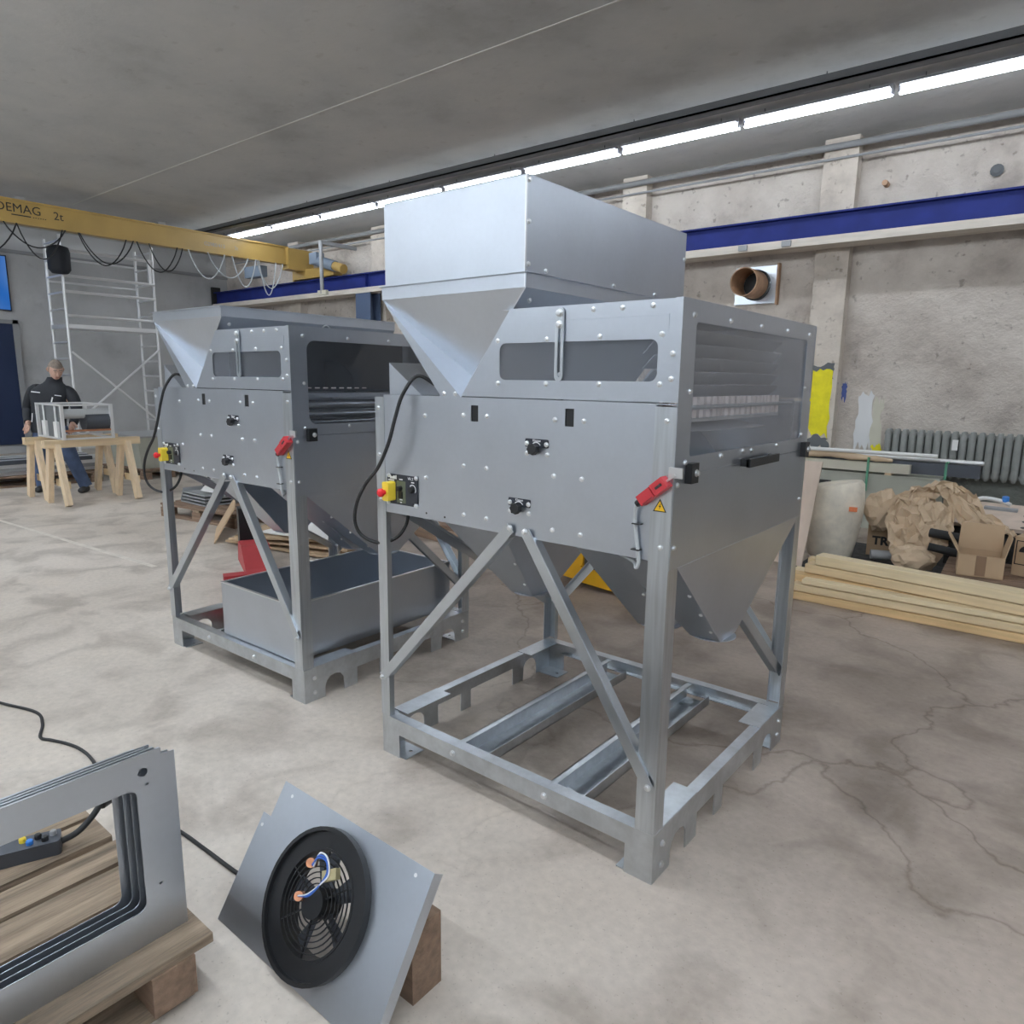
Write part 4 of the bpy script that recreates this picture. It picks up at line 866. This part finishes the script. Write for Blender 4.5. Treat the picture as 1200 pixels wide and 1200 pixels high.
for v in hb.verts: v.co = Vector((v.co.x*.082, v.co.y*.104+.004, v.co.z*.127))
me = bpy.data.meshes.new('hair'); hb.to_mesh(me); hb.free(); me.materials.append(MATS['hair']); me.polygons.foreach_set('use_smooth', [True]*len(me.polygons)); link('hair', me, head)
jm = loft(MB(), [((-.05, 0, .76), .195, .135), ((-.05, 0, .80), .20, .14), ((-.03, 0, .95), .195, .135), ((-.005, 0, 1.10), .215, .14), ((.015, 0, 1.22), .235, .14), ((.03, -.005, 1.29), .22, .125), ((.05, -.012, 1.335), .17, .105), ((.075, -.02, 1.37), .11, .092), ((.095, -.03, 1.40), .085, .085), ((.12, -.045, 1.445), .072, .08)])
jm.tube(bez([(-.12, .01, 1.30), (-.205, .03, 1.27), (-.29, .06, 1.15), (-.335, .07, 1.04), (-.30, .0, .95), (-.26, -.06, .885)], 3), [.06, .066, .07, .073, .074, .073, .07, .068, .066, .064, .062, .06, .056, .053, .05, .048], 14)
jm.tube(bez([(.15, .01, 1.29), (.235, .02, 1.26), (.30, .01, 1.15), (.335, -.02, 1.04), (.35, -.09, .95), (.362, -.16, .885)], 3), [.06, .066, .07, .073, .074, .073, .07, .068, .066, .064, .062, .06, .056, .053, .05, .048], 14)
jk = obj('jacket', jm, 'jacket', P, 70)
obj('chest_stripe', MB().bar((-.13, -.137, 1.265), (-.02, -.143, 1.255), .012, .006, (0, 1, 0)), 'white_print', P)
obj('chest_stripe', MB().bar((.15, -.132, 1.225), (.22, -.112, 1.215), .010, .006, (0, 1, 0)), 'white_print', P)
obj('zip_pull', MB().bar((.125, -.137, 1.20), (.095, -.145, 1.10), .014, .006, (0, 1, 0)), 'white_print', P)
obj('zip_pull', MB().bar((-.16, -.115, 1.0), (-.18, -.112, .89), .008, .006, (0, 1, 0)), 'white_print', P)
jn = loft(MB(), [((-.03, 0, .70), .175, .115), ((-.035, 0, .78), .18, .12), ((-.04, 0, .86), .17, .115)])
jn.tube(bez([(-.12, 0, .80), (-.15, -.01, .66), (-.195, -.03, .45), (-.215, .0, .26), (-.22, .03, .07)], 3), [.115, .112, .108, .104, .098, .092, .086, .082, .08, .078, .076, .075, .074], 14)
jn.tube(bez([(.06, 0, .80), (.12, -.01, .66), (.21, -.03, .46), (.27, .0, .26), (.33, .03, .07)], 3), [.115, .112, .108, .104, .098, .092, .086, .082, .08, .078, .076, .075, .074], 14)
obj('jeans', jn, 'jeans', P, 70)
for x in (-.22, .33): skin('shoe', [((x, .06, .045), .045), ((x+.01, -.04, .042), .046), ((x+.02, -.14, .034), (.045, .034))], [(0, 1), (1, 2)], 'shoe', P)
def hand(wx, sgn, tgt, name):
    h = wx; n = [(h, (.022, .034)), (h+tgt*.075, (.018, .042))]; e = [(0, 1)]
    side = tgt.cross(Vector((0, 1, 0))).normalized()
    k = 2
    for i, (o_, ln) in enumerate(((-.030, .065), (-.010, .075), (.010, .072), (.030, .058))):
        b = h+tgt*.07+side*o_; mid = b+tgt*ln*.55+Vector((0, -.01, -.004)); tip = mid+tgt*ln*.4+Vector((0, -.006, -.016))
        n += [(b, .010), (mid, .009), (tip, .008)]; e += [(1, k), (k, k+1), (k+1, k+2)]; k += 3
    b = h+tgt*.02+side*(-.034*sgn); n += [(b, .012), (b+tgt*.03+side*(-.026*sgn), .011), (b+tgt*.06+side*(-.03*sgn), .009)]; e += [(0, k), (k, k+1), (k+1, k+2)]
    skin(name, n, e, 'skin', P, 1)
hand(Vector((-.255, -.075, .865)), 1, Vector((.25, -.55, -.5)).normalized(), 'hand')
hand(Vector((.362, -.165, .875)), -1, Vector((.15, -.6, -.6)).normalized(), 'hand')

# ------------------------------------------------------------------ right side clutter
# timber stack: beams along x
def timber(label, x0, x1, y0, y1, z0, z1, i=0):
    tag(obj('timber_beam', MB().box(x0, y0, z0, x1, y1, z1), 'pine'), label, 'timber', 'pine beams in the stack on the floor')
def timber(label, x0, x1, y, w_, z0, z1, mt='pine', rz=0):
    o = obj('timber_beam', MB().box(0, 0, 0, x1-x0, w_, z1-z0), mt, None, None, (x0, y, z0), (0, 0, R(rz))); tag(o, label, 'timber', 'pine beams in the stack on the floor')
    b = o.modifiers.new('edge', 'BEVEL'); b.width = .004; b.segments = 1
timber('lowest front pine beam of the stack on the floor', .56, 3.4, 3.19, .11, .001, .055, 'pine_orange')
timber('pine beam on the lowest front beam of the stack', .575, 2.0, 3.198, .10, .060, .108, 'pine')
timber('narrow pale pine batten forming the front top edge of the stack', .64, 3.3, 3.205, .085, .114, .150, 'pine_pale')
timber('bottom pine beam of the second row in the stack', .50, 3.4, 3.31, .11, .001, .070, 'pine')
timber('upper pine beam of the second row in the stack', .53, 3.4, 3.315, .11, .076, .150, 'pine_orange')
timber('bottom pine beam of the rear row in the stack', .46, 3.3, 3.435, .12, .001, .070, 'pine')
timber('upper pine beam of the rear row in the stack', .50, 3.3, 3.44, .11, .076, .150, 'pine_pale')
timber('lower of the two slanting pine beams on top of the stack', .60, 3.5, 3.385, .13, .155, .218, 'pine', -7)
timber('topmost slanting pale pine beam of the stack', .67, 3.6, 3.375, .12, .224, .292, 'pine_pale', -7)
timber('short pine offcut on the rear row at the left end of the stack', .58, 1.3, 3.52, .07, .155, .235, 'pine', -3)
# leaning plywood
t = tag(obj('plywood_sheet', MB().box(-.42, -.006, 0, .34, .006, .86), 'plywood', None, None, (.06, 4.05, .032), (R(-16), 0, R(-6))), 'plywood sheet leaning behind the rear leg of the right machine', 'plywood')
# barrel, squashed
t = thing('plastic_barrel', 'dirty whitish plastic barrel with an orange label behind the timber stack', 'barrel', (.46, 4.55, .031), R(10))
prof = [(0, .0), (.155, .0), (.175, .02), (.205, .18), (.228, .34), (.236, .48), (.222, .60), (.20, .63), (.0, .64)]
b_ = MB().lathe(prof, n=32); b_.v = [(x, y*.9, z+(x*.18 if z > .55 else 0)) for x, y, z in b_.v]; obj('barrel_body', b_, 'barrel', t, 50)
obj('label_strip', MB().box(.13, -.192, .43, .19, -.165, .465), 'label_orange', t)
# steel cabinet with profiles on top
t = thing('machine_cabinet', 'long pale green machine cabinet standing against the right wall', 'cabinet', (.35, 6.35, 0))
obj('body', MB().box(-.95, -.12, .0, .62, .32, .56), 'cabinet_green', t)
for x0, x1 in ((-.50, -.36), (-.86, -.76)): obj('opening', MB().box(x0, -.125, .38, x1, -.119, .47), 'black_plastic', t)
obj('lid', MB().box(-.97, -.14, .56, .64, .34, .575), 'cabinet_green', t)
for i, (a, b, y, z0, z1, mt, lb) in enumerate(((-.75, .72, 6.20, .60, .69, 'cream_paint', 'cream rectangular steel profile on top of the pale green cabinet'), (-.6, 1.30, 6.31, .60, .72, 'dark_steel', 'long dark steel profile on the pale green cabinet'))):
    tag(obj('steel_profile', MB().box(a, y, z0, b, y+.09, z1), mt), lb, 'steel profile')
for x in (-.4, .5): tag(obj('spacer_batten', MB().box(x, 6.2, .5755, x+.06, 6.6, .599), 'pine_y'), 'flat batten between cabinet lid and steel profiles, '+('left one' if x < 0 else 'right one'), 'batten')
tag(obj('white_tube', MB().tube([(-.35, 6.16, .80), (.95, 6.18, .80)], .02, 10), 'white_paint', None, 40), 'white tube lying on the bundle above the pale green cabinet', 'tube')
tag(obj('steel_rod', MB().tube([(-.6, 6.36, .745), (1.32, 6.34, .745)], .022, 10), 'alu', None, 40), 'bright steel rod lying on the long dark profile', 'rod')
tag(obj('cloth_bundle', MB().tube(bez([(-.35, 6.24, .735), (-.1, 6.25, .76), (.15, 6.23, .74), (.4, 6.25, .73), (.55, 6.26, .72)], 4), [.035, .04, .045, .05, .045, .04, .042, .035, .04, .035, .03, .025, .03, .025, .02, .02, .015], 8), 'kraft', None, 60), 'brown cloth bundle lying along the profiles', 'cloth')
for i, x in enumerate((.33, 1.02)):
    tag(obj('green_strap', MB().box(x, 6.185, .40 if i == 0 else .58, x+.022, 6.195, .74).box(x, 6.185, .735, x+.022, 6.42, .745), 'strap_green'), ('left' if i == 0 else 'right')+' green strap around the steel profiles', 'strap')
# TR carton
def carton(name, label, x, y, z, rz, w, d, h, group=None, open_=False, lean=None):
    t = thing(name, label, 'carton', (x, y, z), rz); k = .006
    if lean: t.rotation_euler = lean
    for b in ((-w/2, -d/2, 0, w/2, -d/2+k, h), (-w/2, d/2-k, 0, w/2, d/2, h), (-w/2, -d/2+k, 0, -w/2+k, d/2-k, h), (w/2-k, -d/2+k, 0, w/2, d/2-k, h), (-w/2, -d/2, 0, w/2, d/2, k)): obj('side', MB().box(*b), 'carton', t)
    if not open_: obj('lid', MB().box(-w/2, -d/2, h, w/2, d/2, h+k), 'carton', t); obj('tape', MB().box(-w/2, -.025, h+k, w/2, .025, h+k+.001), 'tape', t)
    return t
c = carton('carton', 'brown carton printed TR, half covered by crumpled paper', .86, 5.0, .031, R(6), .38, .3, .26)
text('print', 'TR', .10, 'black_plastic', FRONT(-.15, -.1512, .10), c, bold=.004)
c = carton('open_carton', 'open brown carton with flaps up, between the crumpled paper and the umbrella carton', 1.57, 4.10, .1765, R(8), .27, .26, .15, None, True)
obj('flap', sheet_quad(MB(), [(-.135, .13, .15), (.135, .13, .15), (.13, .16, .33), (-.13, .16, .33)], .006), 'carton', c)
obj('flap', sheet_quad(MB(), [(-.135, -.13, .15), (-.135, .13, .15), (-.21, .11, .28), (-.21, -.11, .28)], .006), 'carton', c)
obj('flap', sheet_quad(MB(), [(.135, -.13, .15), (.165, -.11, .29), (.165, .11, .29), (.135, .13, .15)], .006), 'carton', c)
obj('tape', MB().box(-.03, -.1325, .01, .03, -.130, .15), 'tape', c)
c = carton('carton', 'brown carton with a black umbrella sign at the right edge', 1.98, 4.34, .1765, R(-12), .40, .34, .27)
pallet('wooden pallet under the two cartons at the right edge', 1.85, 4.25, R(3), 1.0, .66, .0305)
um = obj('umbrella_sign', MB().plate([(-.12+.05*math.cos(R(a)), .17+.05*math.sin(R(a))) for a in range(0, 181, 15)], [], XZ(-.171), .001).box(-.122, -.172, .11, -.118, -.171, .17).box(-.118, -.172, .11, -.10, -.171, .115), 'black_plastic', c)
obj('sign_frame', MB().plate([(-.19, .08), (-.05, .08), (-.05, .25), (-.19, .25)], [[(-.184, .086), (-.056, .086), (-.056, .244), (-.184, .244)]], XZ(-.171), .001), 'black_plastic', c)
# crumpled kraft paper pieces
def crumple(label, c, size, seed, n=3):
    rnd = random.Random(seed); bm = bmesh.new(); bmesh.ops.create_icosphere(bm, subdivisions=n, radius=1)
    dirs = [Vector((rnd.gauss(0, 1), rnd.gauss(0, 1), rnd.gauss(0, 1))).normalized() for _ in range(16)]
    for v in bm.verts:
        d = v.co.normalized(); f = 1.0
        for k, q in enumerate(dirs): f -= .30*max(0, .35-abs(d.dot(q)))*(1 if k % 2 else -.7)
        f += rnd.uniform(-.10, .10); v.co = Vector((d.x*size[0], d.y*size[1], d.z*size[2]))*f
    me = bpy.data.meshes.new('crumpled_paper'); bm.to_mesh(me); bm.free(); me.materials.append(MATS['kraft'])
    return tag(link('crumpled_paper', me, None, c), label, 'paper')
crumple('ball of crumpled brown paper beside the barrel', (.80, 4.78, .44), (.15, .14, .17), 2)
# draped paper: a folded sheet over clutter
def drape(label, pts, nu, width, seed, amp=.035, material='kraft'):
    rnd = random.Random(seed); path = bez(pts, nu); mb = MB(); cols = 13; n = len(path)
    vs = []
    for i, p in enumerate(path):
        for j in range(cols):
            s = (j/(cols-1)-.5); wv = width(i/(n-1))
            q = p+Vector((s*wv, .0, 0)); q += Vector((rnd.uniform(-amp, amp)*.6, rnd.uniform(-amp, amp)+.5*abs(s)*wv*.4, rnd.uniform(-amp, amp)-abs(s)**1.5*wv*.35)); vs.append(q)
    fs = []
    for i in range(n-1):
        for j in range(cols-1):
            a, b, c_, d = i*cols+j, i*cols+j+1, (i+1)*cols+j+1, (i+1)*cols+j
            fs += [(a, b, c_), (a, c_, d)] if (i+j) % 2 else [(a, b, d), (b, c_, d)]
    o = obj('crumpled_paper', mb.add(vs, fs), material); md = o.modifiers.new('t', 'SOLIDIFY'); md.thickness = .004
    return tag(o, label, 'paper')
drape('long strip of crumpled brown paper hanging over the TR carton', [(1.02, 4.75, .62), (1.04, 4.62, .55), (1.06, 4.52, .42), (1.10, 4.46, .28), (1.12, 4.42, .15)], 4, lambda s: .28+.10*math.sin(s*3.1), 3)
drape('crumpled brown paper sheet draped over the clutter heap', [(.95, 4.72, .56), (1.10, 4.68, .66), (1.25, 4.66, .72), (1.38, 4.62, .60), (1.52, 4.55, .47), (1.66, 4.5, .42)], 4, lambda s: .26, 6, .03)
drape('flat creased brown paper beside the hanging strip', [(1.20, 4.58, .58), (1.22, 4.52, .42), (1.18, 4.46, .26)], 4, lambda s: .24, 9, .02)
crumple('crumpled brown paper lump at the foot of the hanging strip', (1.12, 4.36, .16), (.17, .10, .10), 7)
# heap below: dark blocks, tubes, wooden perforated panel
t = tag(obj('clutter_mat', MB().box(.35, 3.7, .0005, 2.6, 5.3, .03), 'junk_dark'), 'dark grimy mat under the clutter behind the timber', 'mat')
random.seed(21)
for k in range(9):
    x, y = random.uniform(.98, 1.26), random.uniform(3.85, 4.25); s = random.uniform(.05, .09)
    bm = bmesh.new(); bmesh.ops.create_icosphere(bm, subdivisions=1, radius=s)
    for v in bm.verts: v.co = Vector((v.co.x*1.5, v.co.y, v.co.z*.6))*random.uniform(.75, 1.2)
    me = bpy.data.meshes.new('rubble_lump'); bm.to_mesh(me); bm.free(); me.materials.append(MATS['junk_dark' if k % 3 else 'grey_paint'])
    tag(link('rubble_lump', me, None, (x, y, .03+s*.5)), 'dark rubble lump behind the timber stack, below the crumpled paper', 'rubble', 'rubble lumps behind the timber')
t = thing('perforated_panel', 'wooden panel with a row of round holes lying on the clutter under the radiator', 'panel', (1.50, 5.1, .42), R(-4)); t.rotation_euler = (R(12), 0, R(-4))
obj('panel_board', MB().box(-.30, -.25, 0, .32, .30, .03), 'plywood', t)
for k in range(4): obj('hole', MB().cyl((.27-.01*k, -.20+k*.13, .0295), (.27-.01*k, -.20+k*.13, .031), .020, 10), 'black_plastic', t)
obj('clamp_bar', MB().box(-.05, .12, .03, .18, .16, .05), 'grey_paint', t)
obj('pipe_bend', MB().tube(bez([(-.15, .2, .04), (-.08, .22, .09), (.05, .22, .08), (.12, .2, .06)], 5), .018, 8), 'alu', t, 50)
obj('blue_cap', MB().cyl((.08, .22, .08), (.08, .22, .12), .025, 10), 'signal_blue', t)
tag(obj('panel_trestle', MB().box(1.25, 4.95, 0.0305, 1.75, 5.30, .375), 'junk_dark'), 'dark block carrying the wooden panel with holes', 'block')
for k, (p0, p1, r, mt) in enumerate((((1.20, 4.45, .36), (1.62, 4.40, .34), .035, 'rubber'), ((1.22, 4.30, .28), (1.52, 4.32, .24), .03, 'rubber'), ((1.95, 4.62, .30), (2.08, 5.2, .62), .05, 'rust_pipe'), ((.78, 4.55, .10), (.92, 4.6, .10), .04, 'grey_paint'))):
    tag(obj('clutter_tube', MB().tube([p0, p1], r, 12), mt, None, 40), ('upper black tube sticking out under the draped paper', 'lower black tube sticking out under the draped paper', 'rusty brown tube leaning at the right edge of the clutter', 'short grey tube end beside the barrel')[k], 'tube')
tag(obj('plastic_sheet', MB().box(-.004, -.3, 0, .004, .3, .8), 'translucent_grey', None, None, (2.10, 5.0, .03), (0, R(12), R(-15))), 'grey plastic sheet standing at the right edge of the picture', 'sheet')
